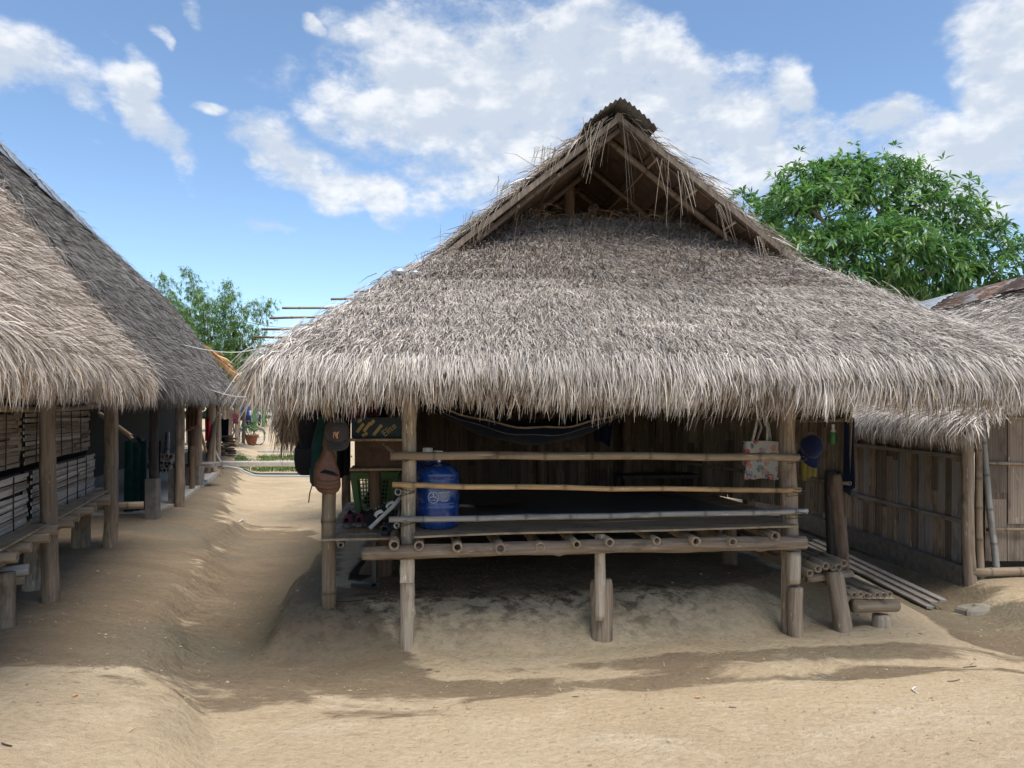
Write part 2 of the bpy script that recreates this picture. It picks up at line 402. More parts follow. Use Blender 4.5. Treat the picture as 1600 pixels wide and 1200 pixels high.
# ------------------------------------------------------------------ helpers
WM = {}
def at(px, py, Y):
    """a point of the place at distance Y, written as it is sighted from where the photographer stood"""
    return Vector(((px - 800.0) / FPX * Y, Y, CAM_H - (py - HORIZON) / FPX * Y))
def place(o, M, parent=None):
    WM[o.name] = M.copy()
    if parent is not None:
        o.parent = parent
        o.matrix_basis = WM[parent.name].inverted() @ M
    else:
        o.matrix_basis = M
def tag(o, label=None, cat=None, group=None, kind=None):
    if label: o['label'] = label
    if cat: o['category'] = cat
    if group: o['group'] = group
    if kind: o['kind'] = kind
    return o
def thing(name, loc, label, cat, group=None):
    o = bpy.data.objects.new(name, None); COL.objects.link(o); o.empty_display_size = .1
    place(o, Matrix.Translation(Vector(loc)))
    return tag(o, label, cat, group)
def make_mesh(name, V, F, mat, smooth=False):
    me = bpy.data.meshes.new(name)
    me.from_pydata([tuple(v) for v in V], [], F)
    me.materials.append(MATS[mat])
    if smooth: me.shade_smooth()
    me.update()
    return me
def link(name, me, M, parent=None):
    o = bpy.data.objects.new(name, me); COL.objects.link(o); place(o, M, parent); return o
def mesh_obj(name, V, F, mat, parent=None, origin=None, smooth=False):
    """V in place coordinates; the object keeps an upright frame of its own"""
    V = [Vector(v) for v in V]
    if origin is None:
        n = len(V); zs = min(v.z for v in V)
        origin = Vector((sum(v.x for v in V) / n, sum(v.y for v in V) / n, zs))
    origin = Vector(origin)
    return link(name, make_mesh(name, [v - origin for v in V], F, mat, smooth), Matrix.Translation(origin), parent)
def frame_z(p0, p1, roll=0.0):
    """matrix at p0 whose z axis points to p1"""
    p0, p1 = Vector(p0), Vector(p1)
    d = (p1 - p0).normalized()
    if abs(d.z) > .85:
        x = (Vector((1, 0, 0)) - d * d.x).normalized()
        return basis(p0, x, d.cross(x), d) @ Matrix.Rotation(roll, 4, 'Z')
    q = d.to_track_quat('Z', 'Y')
    return Matrix.Translation(p0) @ q.to_matrix().to_4x4() @ Matrix.Rotation(roll, 4, 'Z')
def basis(o, x, y, z):
    M = Matrix((x, y, z)).transposed().to_4x4(); M.translation = Vector(o); return M
class G:
    """collects vertices and faces"""
    def __init__(s): s.V, s.F = [], []
    def add(s, V, F):
        k = len(s.V); s.V += [Vector(v) for v in V]; s.F += [tuple(i + k for i in f) for f in F]; return s
    def box(s, c, size, M=None):
        c = Vector(c); h = Vector(size) / 2
        V = [c + Vector((sx * h.x, sy * h.y, sz * h.z)) for sz in (-1, 1) for sx, sy in ((-1, -1), (1, -1), (1, 1), (-1, 1))]
        if M is not None: V = [M @ v for v in V]
        return s.add(V, [(0, 3, 2, 1), (4, 5, 6, 7), (0, 1, 5, 4), (1, 2, 6, 5), (2, 3, 7, 6), (3, 0, 4, 7)])
    def tube(s, pts, rs, n=8, cap=True, flat=1.0):
        pts = [Vector(p) for p in pts]
        if not isinstance(rs, (list, tuple)): rs = [rs] * len(pts)
        V, F = [], []
        up = Vector((0, 0, 1)); prev = None
        for i, p in enumerate(pts):
            d = (pts[min(i + 1, len(pts) - 1)] - pts[max(i - 1, 0)]).normalized()
            a = prev if prev is not None else (Vector((1, 0, 0)) if abs(d.z) > .8 else up)
            a = (a - d * a.dot(d)).normalized(); prev = a; bb = d.cross(a)
            for k in range(n):
                t = 2 * math.pi * k / n
                V.append(p + (a * math.cos(t) + bb * math.sin(t) * flat) * rs[i])
        for i in range(len(pts) - 1):
            for k in range(n):
                k2 = (k + 1) % n
                F.append((i * n + k, i * n + k2, (i + 1) * n + k2, (i + 1) * n + k))
        if cap:
            F.append(tuple(range(n - 1, -1, -1))); F.append(tuple((len(pts) - 1) * n + k for k in range(n)))
        return s.add(V, F)
    def lathe(s, prof, n=24, c=(0, 0, 0)):
        c = Vector(c); V, F = [], []
        for r, z in prof:
            for k in range(n):
                t = 2 * math.pi * k / n; V.append(c + Vector((r * math.cos(t), r * math.sin(t), z)))
        for i in range(len(prof) - 1):
            for k in range(n):
                k2 = (k + 1) % n; F.append((i * n + k, i * n + k2, (i + 1) * n + k2, (i + 1) * n + k))
        return s.add(V, F)
    def grid(s, P):
        """P: rows of points"""
        R, C_ = len(P), len(P[0]); V = [v for r in P for v in r]
        return s.add(V, [(i * C_ + j, i * C_ + j + 1, (i + 1) * C_ + j + 1, (i + 1) * C_ + j) for i in range(R - 1) for j in range(C_ - 1)])
    def obj(s, name, mat, parent=None, origin=None, smooth=False): return mesh_obj(name, s.V, s.F, mat, parent, origin, smooth)
    def obj_local(s, name, mat, M, parent=None, smooth=False): return link(name, make_mesh(name, s.V, s.F, mat, smooth), M, parent)
def solid_sheet(P, t, nrm=None):
    """closed sheet of thickness t from a grid of points"""
    g = G(); R, C_ = len(P), len(P[0])
    P = [[Vector(v) for v in r] for r in P]
    Q = []
    for i in range(R):
        row = []
        for j in range(C_):
            a = P[min(i + 1, R - 1)][j] - P[max(i - 1, 0)][j]; b_ = P[i][min(j + 1, C_ - 1)] - P[i][max(j - 1, 0)]
            n = b_.cross(a).normalized() if nrm is None else Vector(nrm)
            row.append(P[i][j] - n * t)
        Q.append(row)
    g.grid(P); g.add([v for r in Q for v in r], [(i * C_ + j, (i + 1) * C_ + j, (i + 1) * C_ + j + 1, i * C_ + j + 1) for i in range(R - 1) for j in range(C_ - 1)])
    n0 = R * C_
    def wall(seq):
        for a, b_ in zip(seq, seq[1:]): g.F.append((a, n0 + a, n0 + b_, b_))
    wall([j for j in range(C_)]); wall([(R - 1) * C_ + j for j in range(C_)][::-1]); wall([i * C_ for i in range(R)][::-1]); wall([i * C_ + C_ - 1 for i in range(R)])
    return g

def pole(name, p0, p1, r, mat='bamboo_weathered', parent=None, taper=.93, n=10, bend=.012, hollow=True, node=.27, seed=None):
    """a bamboo culm: swollen nodes, hollow ends, a slight bend"""
    rs = random.Random(seed if seed is not None else hash((round(p0[0], 3), round(p0[1], 3), round(p0[2], 3))) & 0xffff)
    p0, p1 = Vector(p0), Vector(p1); L = (p1 - p0).length
    zs = [(0, 1.0, 1.0)]
    z = node * rs.uniform(.25, .8)
    while z < L - .05:
        zs += [(z - .02, 1.0, .95), (z - .006, 1.09, .62), (z, 1.04, .42), (z + .007, 1.09, .75), (z + .022, .99, 1.0)]
        z += node * rs.uniform(.85, 1.15)
    zs.append((L, 1.0, 1.0))
    ph, bx, by = rs.uniform(0, 6), rs.uniform(-1, 1), rs.uniform(-1, 1)
    V, F, T = [], [], []
    def ring(z, rr, tint, inset=1.0):
        k = len(V); f = z / L; o = bend * L * math.sin(math.pi * max(0, min(1, f)))
        wob = .004 * math.sin(7 * z + ph)
        for i in range(n):
            t = 2 * math.pi * i / n; R_ = r * rr * (1 + (taper - 1) * f) * inset
            V.append(Vector((R_ * math.cos(t) + bx * o + wob, R_ * math.sin(t) + by * o, z))); T.append(tint)
        return k
    rings = [ring(a, b_, c) for a, b_, c in zs]
    if hollow:
        rings = [ring(.05, .96, .25, .55), ring(0.0, 1.0, .9, .68)] + rings + [ring(L, 1.0, .9, .68), ring(L - .05, .96, .25, .55)]
    for a, b_ in zip(rings, rings[1:]):
        for i in range(n):
            j = (i + 1) % n; F.append((a + i, a + j, b_ + j, b_ + i))
    F.append(tuple(rings[0] + i for i in range(n - 1, -1, -1))); F.append(tuple(rings[-1] + i for i in range(n)))
    me = make_mesh(name, V, F, mat, True)
    ca = me.color_attributes.new('tint', 'FLOAT_COLOR', 'POINT')
    ca.data.foreach_set('color', np.repeat(np.array(T, dtype=np.float32), 4))
    return link(name, me, frame_z(p0, p1, rs.uniform(0, 6)), parent)

def log(name, p0, p1, r0, r1=None, mat='log_grey', parent=None, rough=.12, knots=2, bend=.015, n=14, flat=1.0, seed=None, square=0.0):
    """a rough trunk post: uneven section, knots, slight bow"""
    rs = random.Random(seed if seed is not None else hash((round(p0[0], 3), round(p1[1], 3), round(p1[2], 3))) & 0xffff)
    p0, p1 = Vector(p0), Vector(p1); L = (p1 - p0).length; r1 = r0 if r1 is None else r1
    m_ = max(5, int(L / .035)); off = rs.uniform(0, 50)
    kn = [(rs.uniform(.1, .9) * L, rs.uniform(0, 6.28), rs.uniform(.22, .42)) for _ in range(knots)]
    bx, by = rs.uniform(-1, 1), rs.uniform(-1, 1)
    V, F = [], []
    for i in range(m_ + 1):
        z = L * i / m_; f = i / m_; R_ = r0 + (r1 - r0) * f; o = bend * L * math.sin(math.pi * f)
        for k in range(n):
            t = 2 * math.pi * k / n
            nz = mnoise.noise(Vector((math.cos(t) * 1.6 + off, math.sin(t) * 1.6, z * 5))) * rough + mnoise.noise(Vector((math.cos(t) * 5 + off, math.sin(t) * 5, z * 9))) * rough * .45
            for kz, kt, ka in kn:
                dt = math.atan2(math.sin(t - kt), math.cos(t - kt))
                nz += ka * math.exp(-((z - kz) / (R_ * .55)) ** 2 - (dt / .5) ** 2)
            sq = 1 + square * (1 / max(abs(math.cos(t)), abs(math.sin(t))) - 1)
            rr = R_ * (1 + nz) * sq
            if i in (0, m_): rr *= .93
            V.append(Vector((rr * math.cos(t) + bx * o, rr * math.sin(t) * flat + by * o, z)))
    for i in range(m_):
        for k in range(n):
            k2 = (k + 1) % n; F.append((i * n + k, i * n + k2, (i + 1) * n + k2, (i + 1) * n + k))
    F.append(tuple(range(n - 1, -1, -1))); F.append(tuple(m_ * n + k for k in range(n)))
    return link(name, make_mesh(name, V, F, mat, True), frame_z(p0, p1, 0.0), parent)

def slat_box(name, c, ax, ay, az, size, mat, parent=None, warp=.0):
    """a thin strip with its length on its own z (az) axis; slightly warped so edges are not ruler straight"""
    sx, sy, sz = size
    V = []
    m_ = 4
    j1, j2 = random.uniform(-warp, warp), random.uniform(-warp, warp)
    for i in range(m_):
        f = i / (m_ - 1); z = (f - .5) * sz; o = math.sin(math.pi * f) * j1; w = sx * (1 + j2 * 4 * (f - .5))
        V += [(-w / 2 + o, -sy / 2, z), (w / 2 + o, -sy / 2, z), (w / 2 + o, sy / 2, z), (-w / 2 + o, sy / 2, z)]
    F = [(3, 2, 1, 0), (12, 13, 14, 15)]
    for i in range(m_ - 1):
        for k in range(4):
            k2 = (k + 1) % 4; F.append((i * 4 + k, i * 4 + k2, i * 4 + 4 + k2, i * 4 + 4 + k))
    return link(name, make_mesh(name, V, F, mat), basis(c, Vector(ax), Vector(ay), Vector(az)), parent)

def text_mesh(s, size):
    cu = bpy.data.curves.new('lettering', 'FONT'); cu.body = s; cu.size = size; cu.align_x = 'CENTER'; cu.align_y = 'CENTER'
    ob = bpy.data.objects.new('lettering', cu); COL.objects.link(ob)
    bpy.context.view_layer.update()
    me = ob.evaluated_get(bpy.context.evaluated_depsgraph_get()).to_mesh()
    V = [v.co.copy() for v in me.vertices]; F = [tuple(p.vertices) for p in me.polygons]
    bpy.data.objects.remove(ob); bpy.data.curves.remove(cu)
    return V, F

# value noise on arrays
_H = RNG.random((256, 256))
def vnoise(x, y):
    x = np.asarray(x, float); y = np.asarray(y, float)
    xi, yi = np.floor(x).astype(int), np.floor(y).astype(int); fx, fy = x - xi, y - yi
    fx = fx * fx * (3 - 2 * fx); fy = fy * fy * (3 - 2 * fy)
    g = lambda a, b_: _H[a & 255, b_ & 255]
    return (g(xi, yi) * (1 - fx) + g(xi + 1, yi) * fx) * (1 - fy) + (g(xi, yi + 1) * (1 - fx) + g(xi + 1, yi + 1) * fx) * fy
def fbm(x, y, o=4):
    r = 0; a = .5
    for k in range(o): r = r + a * vnoise(x * 2 ** k + 17 * k, y * 2 ** k + 5 * k); a *= .5
    return r / .9375
def sstep(a, b_, x):
    t = np.clip((np.asarray(x, float) - a) / (b_ - a), 0, 1); return t * t * (3 - 2 * t)

# strands -------------------------------------------------------------
def strand_mesh(name, P0, P1, P2, side, w, col, mat='thatch', tipw=.2):
    N = len(P0)
    V = np.empty((N, 6, 3), np.float32); s = side * (w / 2)[:, None]
    V[:, 0] = P0 - s; V[:, 1] = P0 + s; V[:, 2] = P1 - s * .9; V[:, 3] = P1 + s * .9; V[:, 4] = P2 - s * tipw; V[:, 5] = P2 + s * tipw
    me = bpy.data.meshes.new(name)
    me.vertices.add(N * 6); me.vertices.foreach_set('co', V.ravel())
    base = (np.arange(N) * 6)[:, None]
    idx = np.concatenate([base + np.array([0, 1, 3, 2]), base + np.array([2, 3, 5, 4])], 1).astype(np.int32).ravel()
    me.loops.add(N * 8); me.loops.foreach_set('vertex_index', idx)
    me.polygons.add(N * 2); me.polygons.foreach_set('loop_start', np.arange(N * 2, dtype=np.int32) * 4)
    try: me.polygons.foreach_set('loop_total', np.full(N * 2, 4, np.int32))
    except Exception: pass
    me.update(calc_edges=True)
    ca = me.color_attributes.new('strand', 'FLOAT_COLOR', 'POINT')
    C = np.ones((N, 6, 4), np.float32); C[:, :, :3] = col[:, None, :]
    ca.data.foreach_set('color', C.ravel())
    me.materials.append(MATS[mat])
    return me
def norm(a): return a / np.maximum(np.linalg.norm(a, axis=1, keepdims=True), 1e-9)
GREY = [((.62, .565, .515), .40), ((.51, .46, .415), .29), ((.37, .325, .288), .16), ((.72, .66, .58), .11), ((.20, .17, .15), .04)]
TAN = [((.57, .495, .425), .38), ((.46, .395, .335), .29), ((.32, .265, .22), .17), ((.66, .58, .49), .12), ((.17, .13, .10), .04)]
WEATHERED = [((.47, .42, .38), .38), ((.37, .33, .295), .28), ((.25, .215, .19), .2), ((.58, .53, .475), .09), ((.13, .11, .095), .05)]
DARK = [((.235, .222, .205), .36), ((.18, .168, .155), .30), ((.12, .108, .10), .2), ((.32, .30, .28), .09), ((.07, .062, .056), .05)]
BROWN = [((.23, .165, .12), .4), ((.155, .105, .075), .35), ((.33, .25, .18), .15), ((.08, .055, .04), .1)]
ORANGE = [((.50, .30, .14), .5), ((.38, .22, .10), .3), ((.58, .40, .2), .2)]
def pick(pal, N, patch=None):
    p = np.array([w for _, w in pal]); c = np.array([c for c, _ in pal])
    i = RNG.choice(len(pal), N, p=p / p.sum())
    col = c[i] * RNG.normal(1, .13, (N, 1)).clip(.6, 1.5)
    if patch is not None: col = col * patch[:, None]
    return col
class Strands:
    def __init__(s): s.d = []
    def patch(s, A, E, S, poly, dens, pal, L=(.2, .42), w=(.006, .011), lift=.035, fan=0.0, fan_c=0.0, droop=.02, course=.14, lump=.03, sway=.25, drop_below=0.0):
        """strands lying down-slope on the plane A + a*E + t*S (E along the eave, S up the slope, unit vectors); poly in (a, t)"""
        A, E, S = (np.array(q, float) for q in (A, E, S)); Nn = np.cross(E, S)
        if Nn[2] < 0: Nn = -Nn
        pts = np.array(poly, float); lo, hi = pts.min(0), pts.max(0)
        area = .5 * abs(sum(pts[i][0] * pts[(i + 1) % len(pts)][1] - pts[(i + 1) % len(pts)][0] * pts[i][1] for i in range(len(pts))))
        N = int(dens * (hi - lo).prod())
        a = RNG.uniform(lo[0], hi[0], N); t = RNG.uniform(lo[1], hi[1], N)
        inside = np.zeros(N, bool); j = len(pts) - 1
        for i in range(len(pts)):
            xi, yi, xj, yj = pts[i][0], pts[i][1], pts[j][0], pts[j][1]
            c = ((yi > t) != (yj > t)) & (a < (xj - xi) * (t - yi) / (yj - yi + 1e-12) + xi); inside ^= c; j = i
        a, t = a[inside], t[inside]; N = len(a)
        if course:
            wv = (fbm(a * 1.3 + 3, t * .2, 3) - .5) * .25
            ph = (t + wv) / course; fr = ph - np.floor(ph)
            t = t - (fr * .28) * course
        else: fr = np.zeros(N)
        ang = (fbm(a * 2.2 + 9, t * 2.2, 3) - .5) * 2 * sway + RNG.normal(0, .26, N) + fan * (a - fan_c)
        d = -S[None] * np.cos(ang)[:, None] + E[None] * np.sin(ang)[:, None]
        Lg = RNG.uniform(L[0], L[1], N)
        base = A + a[:, None] * E + t[:, None] * S + Nn * (RNG.uniform(0, .012, N) + lump * (fbm(a * 2.5, t * 3.1, 3) - .3))[:, None]
        lf = RNG.gamma(1.6, .5, N) * lift * (1 + .7 * (fr < .2))
        P2 = base + d * Lg[:, None] + Nn * lf[:, None]
        over = np.clip(-(t - Lg), 0, None)                     # how far the tip passes the eave
        P2[:, 2] -= over * .55 + droop * Lg
        P1 = base + d * (Lg * .55)[:, None] + Nn * (lf * .75)[:, None]; P1[:, 2] -= np.clip(-(t - Lg * .55), 0, None) * .35
        roll = RNG.normal(0, .55, N)
        sd = norm(np.cross(d, Nn[None])); sd = sd * np.cos(roll)[:, None] + Nn[None] * np.sin(roll)[:, None]
        ptc = .62 + .48 * fbm(a * 1.3 + 40, t * 2.4 + 7, 4) + .30 * fbm(a * 7 + 4, t * 9, 2)
        s.d.append((base, P1, P2, sd, RNG.uniform(w[0], w[1], N), pick(pal, N, ptc)))
        return s
    def fringe(s, p, q, n, pal, L=(.10, .3), w=(.006, .012), out=(0, 0, 0), back=.12, spread=.12, depth=.06, var=.4, freq=2.2, lean=.25):
        """strands hanging from the line p-q"""
        p, q, out = (np.array(x, float) for x in (p, q, out)); ln = np.linalg.norm(q - p); N = int(n * ln); e = (q - p) / ln
        f = RNG.uniform(0, 1, N)
        base = p + f[:, None] * (q - p) - out * (RNG.uniform(-.3, 1, N) * back)[:, None]
        base[:, 2] += RNG.uniform(-depth, depth, N) + RNG.uniform(0, 1, N) * 0
        k = 1 - var + 2 * var * fbm(f * ln * freq + 3, f * 0 + p[0], 3)
        Lg = RNG.uniform(L[0], L[1], N) * k
        la = RNG.normal(0, spread * 1.5, N) + (fbm(f * ln * 3 + 11, f * 0 + 2, 2) - .5) * .6
        d = norm(np.array([0, 0, -1.0])[None] + e[None] * la[:, None] + out[None] * RNG.normal(lean, .18, N)[:, None])
        P2 = base + d * Lg[:, None]; P1 = base + d * (Lg * .5)[:, None] + out[None] * (Lg * .10)[:, None]
        sd = norm(e[None] + out[None] * RNG.normal(0, .7, N)[:, None])
        s.d.append((base, P1, P2, sd, RNG.uniform(w[0], w[1], N), pick(pal, N)))
        return s
    def line(s, p, q, n, pal, dirs, L=(.12, .3), w=(.005, .01), jit=.04, spread=.35):
        """loose strands along an edge, pointing roughly along dirs"""
        p, q = np.array(p, float), np.array(q, float); N = int(n * np.linalg.norm(q - p)); f = RNG.uniform(0, 1, N)
        base = p + f[:, None] * (q - p) + RNG.normal(0, jit, (N, 3))
        D = np.array(dirs, float); D = D[RNG.integers(0, len(D), N)]
        d = norm(D + RNG.normal(0, spread, (N, 3)))
        Lg = RNG.uniform(L[0], L[1], N)
        P1 = base + d * (Lg * .5)[:, None]; P2 = base + d * Lg[:, None]; P2[:, 2] -= Lg * .15
        sd = norm(np.cross(d, RNG.normal(0, 1, (N, 3))))
        s.d.append((base, P1, P2, sd, RNG.uniform(w[0], w[1], N), pick(pal, N)))
        return s
    def build(s, name, parent, mat='thatch', tipw=.2):
        o = np.array(WM[parent.name].translation) if parent is not None else np.zeros(3)
        cat = [np.concatenate([d[i] for d in s.d]) for i in range(6)]
        me = strand_mesh(name, cat[0] - o, cat[1] - o, cat[2] - o, cat[3], cat[4], cat[5], mat, tipw)
        ob = link(name, me, Matrix.Translation(Vector(o)), parent)
        ob['kind'] = 'stuff'
        return ob

# ------------------------------------------------------------------ the ground
A18 = rad(7.0)
HU, HV = Vector((math.cos(A18), math.sin(A18), 0)), Vector((-math.sin(A18), math.cos(A18), 0))
HO = Vector((-.65, 4.74, 0))
def Lc(u, v, z=0.0): return HO + HU * u + HV * v + Vector((0, 0, z))
AL, AR = Vector((-.31, .951, 0)), Vector((.951, .31, 0))
def height(x, y, detail=True):
    x = np.asarray(x, float); y = np.asarray(y, float)
    u = (x - HO.x) * HU.x + (y - HO.y) * HU.y; v = (x - HO.x) * HV.x + (y - HO.y) * HV.y
    s = (x + 2.97) * AR.x + (y - 4.95) * AR.y
    wob = (fbm(x * .9 + 4, y * .9, 3) - .5)
    near = 1 - sstep(24, 34, y)
    z = .24 * (1 - .55 * sstep(.05 + wob * .3, 1.25 + wob * .4, s) - .45 * sstep(.72 + wob * .7, 1.0 + wob * .7, s)) * near
    z = z - .035 * np.exp(-((s - 1.55) / .5) ** 2) * sstep(3.2, 4.6, y) * (1 - sstep(12, 17, y))
    mu = (.3 * sstep(-1.05 + wob * .25, -.62 + wob * .2, u) + .7 * sstep(-.90 + wob * .35, -.74 + wob * .35, u)) * (1 - sstep(3.2, 3.9, u)); vv_ = v - .32 * sstep(2.1, 2.9, u); mv = sstep(-.10 + wob * .35, .40 + wob * .3, vv_) * (1 - sstep(9, 14, v))
    z = np.maximum(z, .265 * mu * mv) if False else z + .265 * mu * mv
    z = z + .05 * sstep(-1.3, -.4, u) * (1 - sstep(2.9, 3.7, u)) * np.exp(-((v + .05) / .5) ** 2) * 0
    z = z - .09 * np.exp(-((x - 3.35 - (y - 5.5) * .05) / .42) ** 2) * sstep(3.6, 4.6, y) * (1 - sstep(12, 14, y))
    z = z + .10 * sstep(3.55, 3.85, x) * sstep(5.2, 6.2, y) * (1 - sstep(14, 18, y))
    z = z - .035 * np.exp(-((v + .62 + wob * .3) / .22) ** 2) * sstep(-.6, .2, u) * (1 - sstep(2.8, 3.8, u))
    if detail:
        crumb = np.exp(-((v - .22) / .24) ** 2) * mu + np.exp(-((s - .7) / .4) ** 2) * near
        z = z + .026 * (fbm(x * 1.4, y * 1.4, 4) - .5) + (.011 + .016 * np.clip(crumb, 0, 1)) * (fbm(x * 6, y * 6, 4) - .5)
        z = z + .010 * np.clip(crumb, 0, 1) * (fbm(x * 19, y * 19, 2) - .5)
    return z
def gz(x, y): return float(height(np.array([x]), np.array([y]))[0])
def axis(parts):
    out = []
    for a, b_, st in parts: out += list(np.arange(a, b_, st))
    return np.array(out + [parts[-1][1]])
xs = axis([(-900, -100, 100), (-100, -20, 8), (-20, -6, .7), (-6, -4, .1), (-4, 4.6, .035), (4.6, 8, .15), (8, 24, 1.0), (24, 120, 12), (120, 900, 130)])
ys = axis([(-60, -5, 8), (-5, 2.6, .5), (2.6, 7.2, .035), (7.2, 12, .09), (12, 32, .4), (32, 80, 3), (80, 1500, 120)])
XX, YY = np.meshgrid(xs, ys)
ZZ = height(XX, YY)
V = np.stack([XX, YY, ZZ], -1).reshape(-1, 3)
nx_, ny_ = len(xs), len(ys)
ii, jj = np.meshgrid(np.arange(ny_ - 1), np.arange(nx_ - 1), indexing='ij'); b0 = (ii * nx_ + jj).ravel()
Fq = np.stack([b0, b0 + 1, b0 + nx_ + 1, b0 + nx_], 1)
gm = bpy.data.meshes.new('ground')
gm.vertices.add(len(V)); gm.vertices.foreach_set('co', V.astype(np.float32).ravel())
gm.loops.add(Fq.size); gm.loops.foreach_set('vertex_index', Fq.astype(np.int32).ravel())
gm.polygons.add(len(Fq)); gm.polygons.foreach_set('loop_start', np.arange(len(Fq), dtype=np.int32) * 4)
gm.update(calc_edges=True); gm.shade_smooth()
x, y = V[:, 0], V[:, 1]
u = (x - HO.x) * HU.x + (y - HO.y) * HU.y; v = (x - HO.x) * HV.x + (y - HO.y) * HV.y; s_ = (x + 2.97) * AR.x + (y - 4.95) * AR.y
w_ = fbm(x * .7 + 8, y * .7, 3) - .5
alley = sstep(.55 + w_, 1.0 + w_, s_) * (1 - sstep(1.75, 2.15, s_ - np.clip(4.9 - y, 0, 2) * .35 + w_ * .5)) * sstep(3.0, 4.3, y + w_) * (1 - sstep(8.6, 11, y))
drip = sstep(-.95 + w_ * .3, -.72 + w_ * .3, v) * (1 - sstep(-.36 + w_ * .3, -.15 + w_ * .3, v)) * sstep(-.55, .25, u) * (1 - sstep(3.2, 4.4, u))
drip *= .62 + .5 * sstep(.0, .14, np.abs(v + .50 + w_ * .3))
chan = sstep(2.75 + w_ * .4, 3.05 + w_ * .4, x) * (1 - sstep(3.6, 4.2, x)) * sstep(4.55, 5.2, y + (x - 3) * .4) * (1 - sstep(9, 12, y))
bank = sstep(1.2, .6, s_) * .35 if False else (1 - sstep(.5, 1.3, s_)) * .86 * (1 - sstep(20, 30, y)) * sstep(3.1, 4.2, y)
under = sstep(.12, .5, v) * sstep(-.6, -.2, u) * (1 - sstep(2.5, 3.0, u)) * 1.1  # dark ground painted as the shade beneath the house floor
wet_shade = np.clip(np.maximum.reduce([alley * .80, drip * .60, chan * .75, bank, under]), 0, 1)
crum = np.clip(np.exp(-((u + .86) / .10) ** 2) * sstep(-.2, .3, v) * .7 + under * .35 + np.exp(-((v - .25) / .22) ** 2) * sstep(-.9, -.4, u) * (1 - sstep(1.6, 2.5, u)) * .8 + np.exp(-((s_ - .86) / .16) ** 2) * .45 * sstep(3, 4, y) * (1 - sstep(9, 12, y)), 0, 1)  # crumbled edges, plus some of the painted shade beneath the floor
moss = np.clip(np.exp(-((u + .95) / .22) ** 2) * sstep(-.3, .3, v) * .45 + chan * .18 + np.exp(-((v + .2) / .35) ** 2) * sstep(-.7, 0, u) * (1 - sstep(2.9, 3.5, u)) * .25, 0, 1)
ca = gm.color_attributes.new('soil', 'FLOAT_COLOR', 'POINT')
ca.data.foreach_set('color', np.stack([wet_shade, crum, moss, np.ones_like(wet_shade)], 1).astype(np.float32).ravel())
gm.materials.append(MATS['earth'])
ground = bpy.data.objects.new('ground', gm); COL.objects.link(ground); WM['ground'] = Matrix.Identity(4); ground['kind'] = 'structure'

# ------------------------------------------------------------------ main thatched house
def hp(px, py, v):
    """point on the plane v = const of the main house, sighted from the photographer's place"""
    k = (px - 800.0) / FPX
    u = (k * (HO.y + v * HV.y) - HO.x - v * HV.x) / (HU.x - k * HU.y)
    P = HO + HU * u + HV * v
    return Vector((P.x, P.y, CAM_H - (py - HORIZON) / FPX * P.y))
def dn(p, sink=.04): return Vector((p[0], p[1], gz(p[0], p[1]) - sink))
UP = Vector((0, 0, 1))
def prism(pts, t, nrm):
    n = len(pts); nrm = Vector(nrm).normalized(); pts = [Vector(p) for p in pts]
    V = pts + [p - nrm * t for p in pts]
    F = [tuple(range(n)), tuple(range(2 * n - 1, n - 1, -1))] + [(i, n + i, n + (i + 1) % n, (i + 1) % n) for i in range(n)]
    return V, F

house = thing('thatched_house', Lc(1.3, 0, 0), 'open-fronted bamboo house on stilts under a big grey thatched hip roof, middle of the picture', 'house')
U0, U1, V0, V1 = -.75, 3.78, -.75, 6.2
ZE, ZG, ZF, ZR, UC = 1.735, 2.42, 2.91, 3.50, 1.42
VT = .28
mf = .725
msl, msr = (ZR - ZE) / (UC - U0), (ZR - ZE) / (U1 - UC)
fS = (HV + UP * mf).normalized(); fT = (ZF - ZE) / fS.z
lS = (HU + UP * msl).normalized(); lT = (ZR - ZE) / lS.z
rS = (-HU + UP * msr).normalized(); rT = (ZR - ZE) / rS.z
g = G()
a_top_l, a_top_r = (ZF - ZE) / msl, (U1 - U0) - (ZF - ZE) / msr
front_poly = [(0, 0), (U1 - U0, 0), (a_top_r, fT), (a_top_l, fT)]
hk_l, hk_r = a_top_l / fT, (U1 - U0 - a_top_r) / fT
def band(t0, t1): return [(hk_l * t0 + .04, t0), (U1 - U0 - hk_r * t0 - .04, t0), (U1 - U0 - hk_r * t1, t1), (hk_l * t1, t1)]
front_low, front_high, front_mid = band(.04, .95), band(.95, fT), band(.8, 1.35)
front_inner = [(.06, .06), (U1 - U0 - .06, .06), (a_top_r, fT), (a_top_l, fT)]
A_f = Lc(U0, V0, ZE); A_l = Lc(U0, V0, ZE); A_r = Lc(U1, V0, ZE)
ag = (ZG - ZE) / mf
l_poly = [(0, 0), (V1 - V0, 0), (V1 - V0, lT), (VT - V0, lT), (VT - V0, (ZG - ZE) / lS.z), (ag, (ZG - ZE) / lS.z)]
r_poly = [(0, 0), (V1 - V0, 0), (V1 - V0, rT), (VT - V0, rT), (VT - V0, (ZG - ZE) / rS.z), (ag, (ZG - ZE) / rS.z)]
def slab(g, A, E, S, poly, t=.035, off=.02):
    N = E.cross(S); N = N if N.z > 0 else -N
    pts = [A + E * a + S * b_ - N * off for a, b_ in poly]
    V, F = prism(pts, t, N); g.add(V, F)
slab(g, A_f, HU, fS, front_poly); slab(g, A_l, HV, lS, l_poly); slab(g, A_r, HV, rS, r_poly)
roof = g.obj('roof', 'thatch_under', house, origin=Lc(UC, 2, 1.6))
